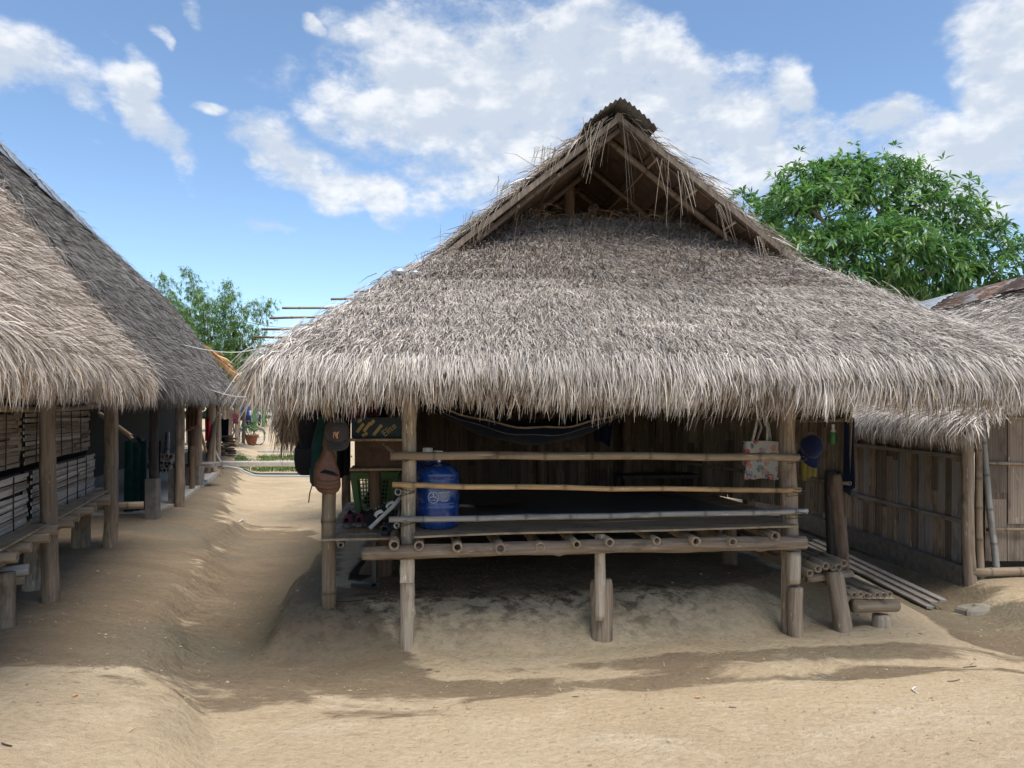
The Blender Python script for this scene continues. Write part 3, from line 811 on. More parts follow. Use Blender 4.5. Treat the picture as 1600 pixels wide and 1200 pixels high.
l_poly2 = [(a, min(t, lT - .1)) if a != VT - V0 else (a + .07, min(t, lT - .1)) for a, t in l_poly]; r_poly2 = [(a, min(t, rT - .1)) if a != VT - V0 else (a + .07, min(t, rT - .1)) for a, t in r_poly]
st = Strands()
st.patch(A_f, HU, fS, front_low, 18500, GREY, fan=.12, fan_c=(U1 - U0) * .45, lift=.022, sway=.34, L=(.065, .15), w=(.0023, .005))
st.patch(A_f, HU, fS, band(.05, .62), 3200, GREY, fan=.13, fan_c=(U1 - U0) * .45, lift=.028, sway=.34, L=(.09, .19), w=(.003, .0065))
st.patch(A_f, HU, fS, front_high, 15000, WEATHERED, fan=.12, fan_c=(U1 - U0) * .45, lift=.022, sway=.40, L=(.05, .13), w=(.0022, .0045))
st.patch(A_f, HU, fS, front_mid, 4500, GREY, fan=.12, fan_c=(U1 - U0) * .45, lift=.03, sway=.40, L=(.06, .14), w=(.0022, .0045))
st.patch(A_f, HU, fS, [(0.08, .06), (U1 - U0 - .08, .06), (U1 - U0 - .3, .34), (.3, .34)], 7000, GREY, L=(.10, .20), w=(.0032, .0066), lift=.025, fan=.14, fan_c=(U1 - U0) * .45)
# a weathered, darker, rougher top near the gable
st.patch(A_f, HU, fS, [(.9, .95), (U1 - U0 - .9, .95), (a_top_r, fT), (a_top_l, fT)], 1100, BROWN + [((.3, .27, .25), .5)], L=(.08, .22), lift=.05, sway=.6, w=(.003, .006))
st.patch(A_l, HV, lS, l_poly2, 1500, GREY, lift=.03, L=(.14, .3)); st.patch(A_r, HV, rS, r_poly2, 1500, GREY, lift=.03, L=(.14, .3))
st.patch(A_r, HV, rS, [(.0, 0), (1.6, 0), (1.6, rT - .1), (VT - V0 + .07, rT - .1), (VT - V0 + .07, (ZG - ZE) / rS.z), (ag, (ZG - ZE) / rS.z)], 5000, GREY, lift=.02, L=(.08, .18), w=(.003, .0065))
st.patch(A_l, HV, lS, [(.0, 0), (1.6, 0), (1.6, lT - .1), (VT - V0 + .07, lT - .1), (VT - V0 + .07, (ZG - ZE) / lS.z), (ag, (ZG - ZE) / lS.z)], 5000, GREY, lift=.02, L=(.08, .18), w=(.003, .0065))
eL, eR = Lc(U0, V0, ZE), Lc(U1, V0, ZE)
st.fringe(eL + Vector((0, 0, -.02)), eR + Vector((0, 0, -.04)), 1700, GREY + [((.58, .48, .37), .2)], L=(.07, .21), out=-HV, back=.08, depth=.05, lean=.18, w=(.0028, .0062), var=.7, freq=2.6)
st.fringe(eL + HV * .04 + Vector((0, 0, -.10)), eR + HV * .04 + Vector((0, 0, -.12)), 520, TAN + BROWN, L=(.05, .17), out=-HV, back=.14, depth=.05, lean=.08, w=(.0035, .0075), var=.6, freq=2.1)
st.fringe(eL + HV * .12 + Vector((0, 0, -.12)), eR + HV * .12 + Vector((0, 0, -.14)), 420, TAN, L=(.06, .18), out=-HV, back=.08, depth=.05, lean=.02, var=.6, freq=3.3, w=(.003, .006))
st.fringe(eL + Vector((0, 0, -.02)), Lc(U0, V1, ZE), 500, GREY, L=(.1, .24), out=-HU, back=.1, lean=.12)
st.fringe(eR + Vector((0, 0, -.02)), Lc(U1, V1, ZE), 420, GREY, L=(.1, .24), out=HU, back=.1, lean=.12)
# rounded hip corners
hl, hr = Lc(U0 + (ZG - ZE) / msl, V0 + ag, ZG), Lc(U1 - (ZG - ZE) / msr, V0 + ag, ZG)
st.line(eL, hl, 700, GREY, [(-.7, -.5, -.75), (-.4, -.8, -.7), (-.9, 0, -.8)], L=(.06, .15), w=(.0025, .0055), jit=.025, spread=.25)
st.line(eR, hr, 700, GREY, [(.6, -.6, -.75), (.4, -.8, -.7), (.9, 0, -.8)], L=(.06, .15), w=(.0025, .0055), jit=.025, spread=.25)
for cr, sx in ((eL, -1), (eR, 1)):
    st.fringe(cr + HV * .3 + HU * sx * .02, cr + HU * (-sx) * .3 - HV * .02, 1500, GREY, w=(.0035, .007), L=(.10, .24), out=(-HV + HU * sx).normalized(), back=.08, lean=.2)
# ragged verges of the gable
apex = Lc(UC, VT, ZR)
vl, vr = Lc(U0 + (ZG - ZE) / msl, VT, ZG), Lc(U1 - (ZG - ZE) / msr, VT, ZG)
st.line(apex + UP * .02, vl + UP * .02, 70, GREY + BROWN, [(-.7, -.06, -.62), (-.7, -.2, -.55), (-.8, -.1, -.4)], L=(.06, .15), w=(.0035, .006), jit=.018, spread=.18)
st.line(apex + UP * .02, vr + UP * .02, 70, GREY + BROWN, [(.7, -.06, -.62), (.7, -.2, -.55), (.8, -.1, -.4)], L=(.06, .15), w=(.0035, .006), jit=.018, spread=.18)
# frayed top edge of the front slope
st.line(A_f + HU * a_top_l + fS * fT, A_f + HU * a_top_r + fS * fT, 420, BROWN, [(-.8, -.4, -.2), (.7, -.5, -.2), (0, -.7, -.5), (-.6, -.3, .12)], L=(.06, .2), w=(.004, .008), jit=.03, spread=.3)
th = st.build('thatch', roof)

wood('bamboo_brown', (.05, .035, .025), (.12, .085, .06), (.19, .14, .10), (30, 30, 1.3), .7, .25, True)
# underside of the gable: thatch panels on battens
def under_panels(A, E, S, rows, cols, a0, a1, t0, t1):
    N = E.cross(S); N = N if N.z > 0 else -N
    for i in range(rows):
        for j in range(cols):
            ca_, cb = a0 + (a1 - a0) * (j + .5) / cols, t0 + (t1 - t0) * (i + .5) / rows
            c = A + E * ca_ + S * cb - N * (.064 + .012 * (i % 2) + random.uniform(0, .006))
            slat_box('thatch_panel', c, S, N, E, ((t1 - t0) / rows * .97, .012, (a1 - a0) / cols * .985), 'shingle', roof, .004)
under_panels(A_r, HV, rS, 7, 4, VT - V0 + .03, 2.9, (ZG - ZE) / rS.z - .25, rT - .06)
under_panels(A_l, HV, lS, 7, 4, VT - V0 + .03, 2.9, (ZG - ZE) / lS.z - .25, lT - .06)
def on(A, E, S, a, t, off):
    N = E.cross(S); N = N if N.z > 0 else -N
    return A + E * a + S * t - N * off
for v_, r_ in ((.52, .028), (1.15, .024), (1.75, .026)):
    pole('rafter', on(A_r, HV, rS, v_ - V0, rT - .02, .105), on(A_r, HV, rS, v_ - V0, .15 if v_ > 1 else .85, .105), r_ * .85, 'bamboo_brown', roof)
    if v_ > 1: pole('rafter', on(A_l, HV, lS, v_ - V0, lT - .02, .105), on(A_l, HV, lS, v_ - V0, .15 if v_ > 1 else .85, .105), r_ * .85, 'bamboo_brown', roof)
pole('barge_pole', on(A_l, HV, lS, VT - V0 + .06, lT - .06, .095), on(A_l, HV, lS, VT - V0 + .06, .92, .095), .019, 'bamboo_brown', roof)
for t_ in (1.15, 1.5, 1.85, 2.2, 2.55):
    pole('batten', on(A_r, HV, rS, VT - V0 + .02, t_, .084), on(A_r, HV, rS, 3.0, t_, .084), .009, 'bamboo_weathered', roof, node=.4)
    pole('batten', on(A_l, HV, lS, VT - V0 + .02, t_, .084), on(A_l, HV, lS, 3.0, t_, .084), .009, 'bamboo_weathered', roof, node=.4)
log('king_post', Lc(1.25, 1.28, 2.3), Lc(1.27, 1.25, 3.42), .045, .04, 'log_brown', roof, knots=1)
log('tie_beam', Lc(.55, 1.35, 2.55), Lc(2.35, 1.35, 2.55), .045, .04, 'log_brown', roof)
for k in range(9):
    uu = .75 + k * .16 + random.uniform(-.05, .05)
    pole('stored_stick', Lc(uu, 1.7 + random.uniform(0, .4), 2.86), Lc(uu + random.uniform(-.16, .16), 1.0 + random.uniform(-.08, .05), 2.99 + random.uniform(-.02, .06)), random.uniform(.014, .024), 'bamboo_brown', roof, node=.5)
# partition closing the attic far inside the roof, its shade painted in black
slat_g = G(); slat_g.add(*prism([Lc(-.65, 2.95, 1.78), Lc(3.65, 2.95, 1.78), Lc(UC, 2.95, 3.42)], .03, HV)); slat_g.obj('attic_partition', 'shade_black', roof)

# corrugated ridge cap
P = []
for i in range(14):
    v_ = .19 + i * .45
    row = []
    for j in range(61):
        f = (j - 30) / 30.0; d_ = f * .25
        zz = ZR + .050 - (abs(f) ** 1.25) * .19 + .0085 * math.sin(j * 2 * math.pi / 4.0)
        row.append(Lc(UC - .01 + d_, v_, zz + .01 * math.sin(i * 1.3)))
    P.append(row)
solid_sheet(P, .003).obj('ridge_cap', 'metal_old', roof, smooth=True)

# loose tufts hanging in the gable
def tuft(p, n, L, spread, dirv, pal=GREY, name='hanging_tuft'):
    t = Strands(); p = np.array(p, float); dirv = np.array(dirv, float)
    base = p + RNG.normal(0, .012, (n, 3)) + np.array(HU)[None] * RNG.normal(0, spread * .5, n)[:, None]
    d = norm(np.array([0, 0, -1.0]) + dirv[None] + RNG.normal(0, .13, (n, 3)) + np.array(HU)[None] * RNG.normal(0, spread * 1.5, n)[:, None])
    Lg = RNG.uniform(.35, 1, n) * L
    P1 = base + d * (Lg * .5)[:, None]; P2 = base + d * Lg[:, None]; P2[:, 2] -= Lg * .12
    sd = norm(np.cross(d, RNG.normal(0, 1, (n, 3))))
    t.d.append((base, P1, P2, sd, RNG.uniform(.0025, .0045, n), pick(pal, n)))
    return t.build(name, roof, tipw=.4)
GT = [((.36, .31, .25), .5), ((.26, .2, .15), .3), ((.44, .38, .3), .2)]
tuft(hp(938, 190, .22), 17, .40, .10, (-.28, -.05, 0), GT)
tuft(hp(914, 198, .22), 7, .24, .08, (-.4, -.05, 0), GT)
tuft(hp(974, 185, .20), 7, .56, .05, (.12, 0, 0), GT)
tuft(hp(990, 202, .20), 3, .46, .08, (.32, 0, 0), GT)
tuft(hp(1036, 246, .22), 8, .42, .02, (.02, 0, 0), GT)
tuft(hp(1068, 268, .24), 13, .36, .05, (.18, 0, 0), GT)
tuft(hp(1120, 318, .26), 14, .26, .06, (.3, 0, 0), GT)
tuft(hp(1190, 372, .27), 16, .2, .06, (.3, 0, 0), GT)
tuft(hp(860, 232, .27), 40, .18, .09, (-.3, 0, 0), GT)
tuft(hp(800, 285, .27), 40, .16, .1, (-.3, 0, 0), GT)
tuft(hp(745, 335, .27), 40, .16, .1, (-.3, 0, 0), GT)

# frame -----------------------------------------------------------------
ZD = .685                                    # top of the joists
pA = hp(636, 700, 0.0)
log('post', Vector((pA.x + .004, pA.y, .62)), Vector((pA.x - .005, pA.y + .02, 1.98)), .046, .043, 'log_pale', house, knots=2, seed=3)
b0 = Vector((pA.x, pA.y - .01, 0)); log('post_stump', dn(b0, .06), Vector((b0.x, b0.y, .53)), .042, .045, 'log_pale', house, knots=3, seed=5)
slat_box('splice_block', hp(636, 888, -.062), HU, HV, UP, (.085, .03, .17), 'log_pale', house, .004)
pB = hp(1237, 800, 0.0)
log('post', Vector((pB.x, pB.y, .5)), Vector((pB.x - .02, pB.y, 1.98)), .056, .05, 'log_grey', house, knots=2, seed=9)
b1 = hp(1228, 930, .03); log('post_stump', dn(b1, .06), Vector((b1.x, b1.y, .6)), .036, .034, 'log_grey', house, knots=1, seed=10)
b1 = hp(1243, 930, -.045); log('post_stump', dn(b1, .06), Vector((b1.x, b1.y, hp(1243, 917, -.045).z)), .05, .044, 'log_grey', house, knots=1, seed=21, square=.3, rough=.2)
log('splice_block', hp(1240, 911, -.05), hp(1240, 862, -.05), .043, .043, 'log_pale', house, knots=0, seed=12, square=.4)
b2 = hp(940, 950, -.02); log('post_stump', dn(b2, .06), Vector((b2.x, b2.y, hp(940, 905, -.02).z)), .070, .070, 'log_grey', house, knots=2, seed=14, flat=.55, square=.35)
b3 = hp(937, 950, -.075); log('post', Vector((b3.x, b3.y, hp(938, 968, -.075).z)), Vector((b3.x, b3.y, .70)), .034, .033, 'log_pale', house, knots=2, seed=15)
bo = hp(513, 900, .30); pole('post', dn(bo, .05), Vector((bo.x + .005, bo.y, 1.85)), .047, 'bamboo_weathered', house, node=.42, bend=.004, n=14)
# posts further back, in the shade under the floor
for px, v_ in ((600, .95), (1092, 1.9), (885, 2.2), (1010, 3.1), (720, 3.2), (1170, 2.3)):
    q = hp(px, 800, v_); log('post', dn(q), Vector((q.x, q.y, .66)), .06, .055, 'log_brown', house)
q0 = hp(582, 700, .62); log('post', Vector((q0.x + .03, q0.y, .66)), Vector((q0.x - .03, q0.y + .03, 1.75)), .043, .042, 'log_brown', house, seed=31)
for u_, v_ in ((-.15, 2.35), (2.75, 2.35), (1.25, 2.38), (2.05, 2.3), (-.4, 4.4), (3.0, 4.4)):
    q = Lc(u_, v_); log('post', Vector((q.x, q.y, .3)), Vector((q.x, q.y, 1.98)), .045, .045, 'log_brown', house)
# front beam
log('beam', hp(566, 865, -.085), hp(1258, 848, -.085), .041, .047, 'log_grey', house, rough=.16, knots=5, bend=.006, seed=44)
log('beam', Lc(-.35, 1.6, .58), Lc(2.75, 1.6, .58), .045, .045, 'log_brown', house)
log('beam', Lc(-.35, 3.2, .58), Lc(2.85, 3.2, .58), .045, .045, 'log_brown', house)
# joists
for k, (px, py, r_) in enumerate([(616, 853, .031), (655, 854, .030), (716, 856, .031), (782, 858, .034), (845, 856, .031), (901, 851, .025), (953, 848, .028), (1026, 846, .026), (1088, 846, .030), (1145, 847, .027), (1212, 838, .030)]):
    p = hp(px, py, -.17 + .03 * math.sin(k * 2.1)); q = p + HV * 3.9 + HU * random.uniform(-.06, .04); q.z = .65
    pole('joist', p, q, r_, 'bamboo_weathered', house, node=.36, bend=.004, n=12)
# floor: split bamboo boards lying along the front, then a mat
zb = [.703, .705, .704, .706, .705, .704]
edges = [-.135, .02, .15, .28, .42, .56]
for i in range(5):
    v0_, v1_ = edges[i], edges[i + 1] - .012
    us = [-.02, 2.55] if i else [.045, 2.50]
    ln = us[1] - us[0]
    Pg = []
    for a in range(2):
        row = []
        for b_ in range(15):
            f = b_ / 14
            vv = (v0_ + (.05 * math.sin(f * 2.2) if i == 0 else 0), v1_)[a] + .007 * math.sin(f * 11 + i * 2 + a)
            row.append(Lc(us[0] + ln * f, vv, zb[i] + .016 + (.012 * f if i == 0 else 0) + .005 * math.sin(f * 7 + i) + (.006 if a else 0)))
        Pg.append(row)
    solid_sheet(Pg, .012).obj('floor_board', 'deck_board', house)
for i in range(14):
    v_ = .63 + i * .25
    slat_box('floor_board', Lc(1.3, v_, .712), HV, UP, HU, (.235, .014, 2.75), 'deck_board', house, .004)
# wing of the floor on the alley side
for i in range(12):
    v_ = .27 + i * .155
    c_ = Lc(-.25, v_, .652 + .004 * (i % 2))
    slat_box('floor_board', c_, HV, UP, HU, (.145, .014, .58), 'deck_board', house, .004)
for u_ in (-.42, -.1): pole('joist', Lc(u_, .2, .62), Lc(u_, 2.1, .62), .02, 'bamboo_weathered', house)
# rails
pole('rail', hp(610, 712, -.085), hp(1248, 715, -.085), .0255, 'bamboo_weathered', house, bend=.007, node=.34, seed=2)
pole('rail', hp(613, 758, -.08), hp(1251, 766, -.08), .0175, 'bamboo_tan', house, bend=.009, node=.34, seed=4)
pole('rail', hp(608, 812, -.08), hp(1261, 799, -.08), .0185, 'bamboo_grey', house, bend=.010, node=.30, seed=6)
pole('side_rail', hp(622, 769, -.06), hp(622, 769, -.06) + HV * 1.0, .022, 'bamboo_grey', house)
pole('side_rail', hp(620, 821, -.06), hp(620, 821, -.06) + HV * 1.0, .018, 'bamboo_grey', house)
pole('side_rail', hp(648, 838, .0), hp(640, 790, .55), .012, 'bamboo_weathered', house)
# lashings round the posts
for px, py, rr in ((634, 716, .06), (634, 768, .055), (1244, 716, .062), (1242, 767, .066), (1242, 802, .066), (634, 815, .058), (1240, 852, .075), (634, 864, .066)):
    g = G(); c = hp(px, py, -.03)
    for k in range(3):
        pts = [c + HU * rr * math.cos(t) + HV * rr * 1.25 * math.sin(t) + UP * (.02 * math.cos(t * 1 + k * 2.2) + .012 * (k - 1)) for t in np.linspace(0, 2 * math.pi, 18)]
        g.tube(pts, .0022, 4, False)
    g.obj('lashing', 'wire_dark', house)
# back wall of split bamboo, slat by slat
def slat_wall(A, E, width, z0, z1, parent, mat, w=(.075, .12), lean=0.0, back=None, breaks=(1, 2), nrm=None, pale=.0):
    E = Vector(E).normalized(); N = nrm if nrm is not None else Vector((E.y, -E.x, 0)); x_ = 0.0
    while x_ < width:
        ww = random.uniform(*w); cuts = sorted([z0] + [random.uniform(z0 + .15, z1 - .15) for _ in range(random.randint(*breaks))] + [z1])
        for a, b_ in zip(cuts, cuts[1:]):
            if b_ - a < .04: continue
            off = random.uniform(0, .014)
            base = Vector(A) + E * (x_ + ww / 2) + N * off; base.z = 0
            az = (UP + E * (lean + random.uniform(-.006, .006))).normalized(); ax = (E - az * E.dot(az)).normalized()
            slat_box('slat', base + E * lean * ((a + b_) / 2 - z0) + UP * ((a + b_) / 2), ax, ax.cross(az) * -1, az, (ww * .95, .008, (b_ - a) + .02), 'slat_pale' if random.random() < pale else mat, parent, .002)
        x_ += ww
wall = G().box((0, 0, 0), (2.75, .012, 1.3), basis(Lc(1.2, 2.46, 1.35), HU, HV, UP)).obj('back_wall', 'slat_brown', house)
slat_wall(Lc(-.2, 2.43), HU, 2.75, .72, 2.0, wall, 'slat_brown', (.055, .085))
for z_ in (1.02, 1.55): pole('wall_rail', Lc(-.2, 2.40, z_), Lc(2.6, 2.40, z_ + .01), .016, 'bamboo_weathered', wall)
# side wall on the step side, running forward and outward
swA, swB = Lc(2.62, 2.42), Lc(3.20, .55)
swE = (swB - swA).normalized(); swL = (swB - swA).length; swN = Vector((-swE.y, swE.x, 0)); swN = swN if swN.x < 0 else -swN
side = G().box((0, 0, 0), (swL, .010, 1.30), basis((swA + swB) / 2 + UP * 1.36 - swN * .03, swE, swN, UP)).obj('side_wall', 'slat_brown', house)
slat_wall(swA, swE, swL, .70, 2.0, side, 'slat_grey', (.05, .09), .05, nrm=swN)
for z_ in (.96, 1.42): pole('wall_rail', swA + swN * .03 + UP * z_, swB + swN * .03 + swE * .08 + UP * (z_ - .02), .016, 'bamboo_weathered', side)
under = G().box((0, 0, 0), (3.3, .012, .5), basis(Lc(1.25, 2.56, .42), HU, HV, UP)).obj('underfloor_shade_wall', 'slat_brown', house)  # added wall that keeps the space below the floor dark
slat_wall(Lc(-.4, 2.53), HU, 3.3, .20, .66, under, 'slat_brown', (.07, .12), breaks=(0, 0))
# side walls and back of the closed room
for sgn, u_ in ((0, -.38), (1, 3.0)):
    G().box((0, 0, 0), (.02, 3.7, 2.0), basis(Lc(u_, 4.3, 1.0), HU, HV, UP)).obj('room_wall', 'slat_brown', house)
G().box((0, 0, 0), (3.4, .02, 1.9), basis(Lc(1.3, 6.1, 1.05), HU, HV, UP)).obj('room_wall', 'slat_brown', house)
# hanging thatch screen under the eave on the alley side
st = Strands()
c0, c1 = at(447, 634, 4.95), at(486, 626, 5.0)
st.fringe(c0, c1, 2600, BROWN + [((.3, .24, .18), .3)], L=(.22, .34), out=(-.4, -.9, 0), back=.10, depth=.05, spread=.16, w=(.005, .010), var=.25, lean=.02)
st.fringe(at(428, 640, 5.05), at(462, 642, 5.0), 1300, TAN, L=(.10, .22), out=(-.9, -.3, 0), back=.08, depth=.05, spread=.25, w=(.005, .009), lean=.1)
st.build('thatch_screen', house)

# ---------------- bamboo step bench on the right of the house
steps = thing('step_bench', Lc(2.9, .2, 0), 'two-tier bamboo pole steps on log supports beside the house', 'steps')
for k, (px, py) in enumerate([(1266, 897), (1279, 889), (1291, 884), (1303, 888), (1311, 886), (1320, 881)]):
    p = hp(px, py, .02 + .012 * k); q = p + HV * 1.25 - HU * .10; q.z = p.z + .05
    pole('tread_pole', p, q, .0255 if k != 3 else .019, 'bamboo_weathered', steps, node=.33, bend=.004, n=12)
for k, (px, py) in enumerate([(1336, 930), (1345.5, 929), (1354, 931), (1362, 932), (1371, 931), (1381.5, 930), (1391, 929)]):
    p = hp(px, py, .02 + .01 * (k % 3)); q = p + HV * .95 - HU * .06; q.z = p.z + .03
    pole('tread_pole', p, q, .0205 if k != 3 else .014, 'bamboo_weathered', steps, node=.30, bend=.004, n=12)
lp = hp(1322, 970, .04); log('leaning_post', dn(hp(1318, 970, .03), .08), hp(1302, 893, .10), .062, .055, 'log_grey', steps, knots=1, seed=52, bend=.03, rough=.16)
lp = hp(1318, 850, .55); log('tall_post', dn(lp), Vector((lp.x - .06, lp.y, 1.0)), .05, .046, 'log_brown', steps, seed=53)
lp = hp(1306, 850, .60); log('tall_post', dn(lp), Vector((lp.x - .03, lp.y, 1.02)), .046, .046, 'log_dark', steps, seed=54, square=.7, knots=0)
pole('cross_bar', hp(1333, 947, .05), hp(1400, 946, .12), .047, 'bamboo_weathered', steps, node=.6, n=14, hollow=False, bend=0)
pole('cross_bar', hp(1258, 905, .14), hp(1330, 896, .24), .028, 'bamboo_weathered', steps, node=.6)
sp_ = hp(1377, 975, .1); log('stump_support', dn(sp_, .05), Vector((sp_.x, sp_.y, hp(1377, 958, .1).z - .012)), .070, .062, 'log_pale', steps, knots=0, seed=55, rough=.2)
for px, v_, h_ in ((1100, 1.0, .3), (1172, 1.1, .34)):
    q = hp(px + 40, 850, v_); log('stump_support', dn(q), Vector((q.x, q.y, gz(q.x, q.y) + h_)), .06, .055, 'log_brown', steps)

# ------------------------------------------------------------------ neighbouring thatched roofs
def gable_roof(house_, A, E, inward, length, w, ze, zr, pal, dens, near_dens=None, near_len=0, strand=((.12, .28), (.005, .010)), fr=(.08, .2), fr_n=700, frpal=None, sway=.25, back_dens=250, lift=.04, verge=(True, True), fan=0.0):
    """A: eave corner, E along the eave, inward: level unit vector from eave to ridge"""
    A = Vector(A); m_ = (zr - ze) / w
    S = (inward + UP * m_).normalized(); T = (zr - ze) / S.z
    A2 = A + inward * 2 * w; S2 = (-inward + UP * m_).normalized()
    g = G(); poly = [(0, 0), (length, 0), (length, T), (0, T)]
    slab(g, A, E, S, poly, .06, .035); slab(g, A2, E, S2, poly, .06, .035)
    rf = g.obj('roof', 'thatch_under', house_, origin=A + inward * w)
    st = Strands()
    if near_dens: st.patch(A, E, S, [(0, .1), (near_len, .1), (near_len, T), (0, T)], near_dens, pal, L=strand[0], w=strand[1], sway=sway, lift=lift, fan=fan)
    k0 = near_len if near_dens else 0
    if length > k0: st.patch(A, E, S, [(k0, .1), (length, .1), (length, T), (k0, T)], dens, pal, L=(strand[0][0] * 1.2, strand[0][1] * 1.3), w=(strand[1][0] * 1.4, strand[1][1] * 1.5), sway=sway, lift=lift, fan=fan)
    st.patch(A2, E, S2, poly, back_dens, pal, L=(.3, .6), w=(.015, .03))
    st.fringe(A, A + E * length, fr_n, frpal or pal, L=fr, w=(.0035, .0075), out=-inward, back=.14, depth=.05, lean=.12)
    st.fringe(A2, A2 + E * length, 120, pal, L=fr, out=inward, back=.1)
    for k, e_ in ((0, -E), (1, E)):
        if not verge[k]: continue
        q = A + E * (length * k); ap = q + inward * w + UP * (zr - ze); q2 = A2 + E * (length * k)
        st.line(q, ap, 500, pal, [tuple(e_ * .8 - UP * .6), tuple(e_ * .4 - S * .9), tuple(-S)], L=(.07, .18), jit=.025, spread=.2)
        st.line(q2, ap, 120, pal, [tuple(e_ * .8 - UP * .6), tuple(-S2)], L=(.12, .3))
        st.fringe(q + e_ * .02, ap + e_ * .02, 260, pal, L=(.08, .2), out=e_, back=.05, depth=.03)
    st.build('thatch', rf)
    return rf, S, T
def ridge_sheets(rf, p, E, across, n, each, mats, hw=.33, drop=.22, step=.05):
    for k in range(n):
        P = []
        for i in range(3):
            row = []
            for j in range(49):
                f = (j - 24) / 24
                row.append(p + E * (k * each + i * each * .5 * 1.04) + across * (f * hw) + UP * (.07 - drop * abs(f) ** 1.2 + .009 * math.sin(j * math.pi / 2) + (.02 if k % 2 else 0) + step * (0)))
            P.append(row)
        solid_sheet(P, .003).obj('ridge_sheet', mats[k % len(mats)], rf, smooth=True)

# nearest house on the left
E1, IN1 = AL.copy(), -AR
h1 = thing('thatched_house', (-4.2, 4.5, .25), 'nearest house across the alley, tan thatch over pale woven bamboo wall panels', 'house')
c1 = Vector((-3.20, 6.79, 1.70)); near = c1 - E1 * 4.5
rf1, S1, T1 = gable_roof(h1, near, E1, IN1, 4.5, 2.0, 1.70, 4.28, TAN, 7200, None, 0, ((.075, .15), (.0027, .005)), (.08, .2), 1500, TAN + [((.55, .40, .26), .2)], sway=.35, verge=(False, True), fan=0)
# second, long house
E2 = Vector((-.283, .959, 0)).normalized(); IN2 = Vector((-E2.y, E2.x, 0))
h2 = thing('thatched_house', (-6.5, 14, .25), 'long house behind the nearest one, dark grey thatch with metal ridge sheets, goods stored below', 'house')
A2_ = Vector((-3.40, 7.45, 1.70))
rf2, S2_, T2_ = gable_roof(h2, A2_, E2, IN2, 14.5, 2.0, 1.70, 4.45, DARK, 1000, 3600, 5.0, ((.10, .22), (.004, .0075)), (.08, .2), 800, DARK + [((.30, .25, .2), .3)], sway=.18, lift=.03)
ridge_sheets(rf2, A2_ + IN2 * 2.0 + UP * 2.75 + E2 * .6, E2, IN2, 6, .8, ['metal_galvanised'], .34, .40)
# third house with newer thatch further down the alley
h3 = thing('thatched_house', (-10.8, 27, 0), 'small house with fresh orange thatch, only its roof edge shows above the long grey roof', 'house')
A3_ = at(384, 606, 24.5)
gable_roof(h3, A3_, E2, IN2, 5.0, 1.25, A3_.z, A3_.z + 1.35, ORANGE, 500, None, 0, ((.3, .5), (.015, .03)), (.15, .3), 200)
for q in (A3_ + IN2 * .3 + E2 * .4, A3_ + IN2 * .3 + E2 * 4.5, A3_ + IN2 * 2.2 + E2 * .4, A3_ + IN2 * 2.2 + E2 * 4.5):
    log('post', (q.x, q.y, -.05), (q.x, q.y, A3_.z + .3), .07, .06, 'log_grey', h3)
# house behind the main one: battens stick out past its unfinished thatch
h4 = thing('thatched_house', (0, 11, 0), 'house behind the middle one, bare battens jutting out of its roof edge', 'house')
b_a, b_b = at(402, 552, 9.6), at(640, 418, 10.9)
S4 = Vector((0, b_b.y - b_a.y, b_b.z - b_a.z)).normalized(); E4 = Vector((1, 0, 0)); T4 = (b_b.z - b_a.z) / S4.z * .72
hipk = (b_b.x - b_a.x) / T4 * .72
g = G(); poly4 = [(.3, 0), (5.5, 0), (5.5 - hipk * T4, T4), (.35 + hipk * T4, T4)]
slab(g, b_a, E4, S4, poly4, .05, .03); rf4 = g.obj('roof', 'thatch_under', h4)
st = Strands(); st.patch(b_a, E4, S4, poly4, 1500, GREY, L=(.2, .4), w=(.008, .014)); st.fringe(b_a + E4 * .3, b_a + E4 * 5.5, 300, GREY, out=(0, -1, 0))
bk = [(b_a + E4 * .45 + S4 * 0), (b_a.lerp(b_b, .72) + E4 * .3)]
st.line(bk[0], bk[1], 500, GREY, [(-.7, -.4, -.5), (-.3, -.8, -.4)], L=(.1, .3), w=(.006, .012)); st.build('thatch', rf4)
for px, py, x1 in ((402, 541, .7), (398, 526, .8), (410, 514.5, .9), (421, 497, 1.2), (441, 481, 1.3), (517, 467, .9), (553, 456, .8), (590, 437, .6)):
    t_ = (at(px, py, 10.0).z - b_a.z) / S4.z
    Yb = b_a.y + S4.y * t_
    p = at(px, py, Yb - .01); pole('batten', p, p + Vector((x1 + .6, 0, 0)), .016, 'log_brown' if False else 'bamboo_weathered', rf4, hollow=False, node=.5)
for q in ((-2.2, 10.2), (1.8, 10.2), (-2.2, 13), (1.8, 13)): log('post', (q[0], q[1], gz(*q) - .05), (q[0], q[1], 2.3), .06, .06, 'log_brown', h4)
# back slope of that roof
rt4 = b_a + S4 * T4 + E4 * (hipk * T4); g = G(); slab(g, rt4 + Vector((.4, 2.0, -.8)), E4, Vector((0, -2.0, .76)).normalized(), [(-1, 0), (4, 0), (3, 2.1), (0, 2.1)], .05, .03); g.obj('roof', 'thatch_under', h4)

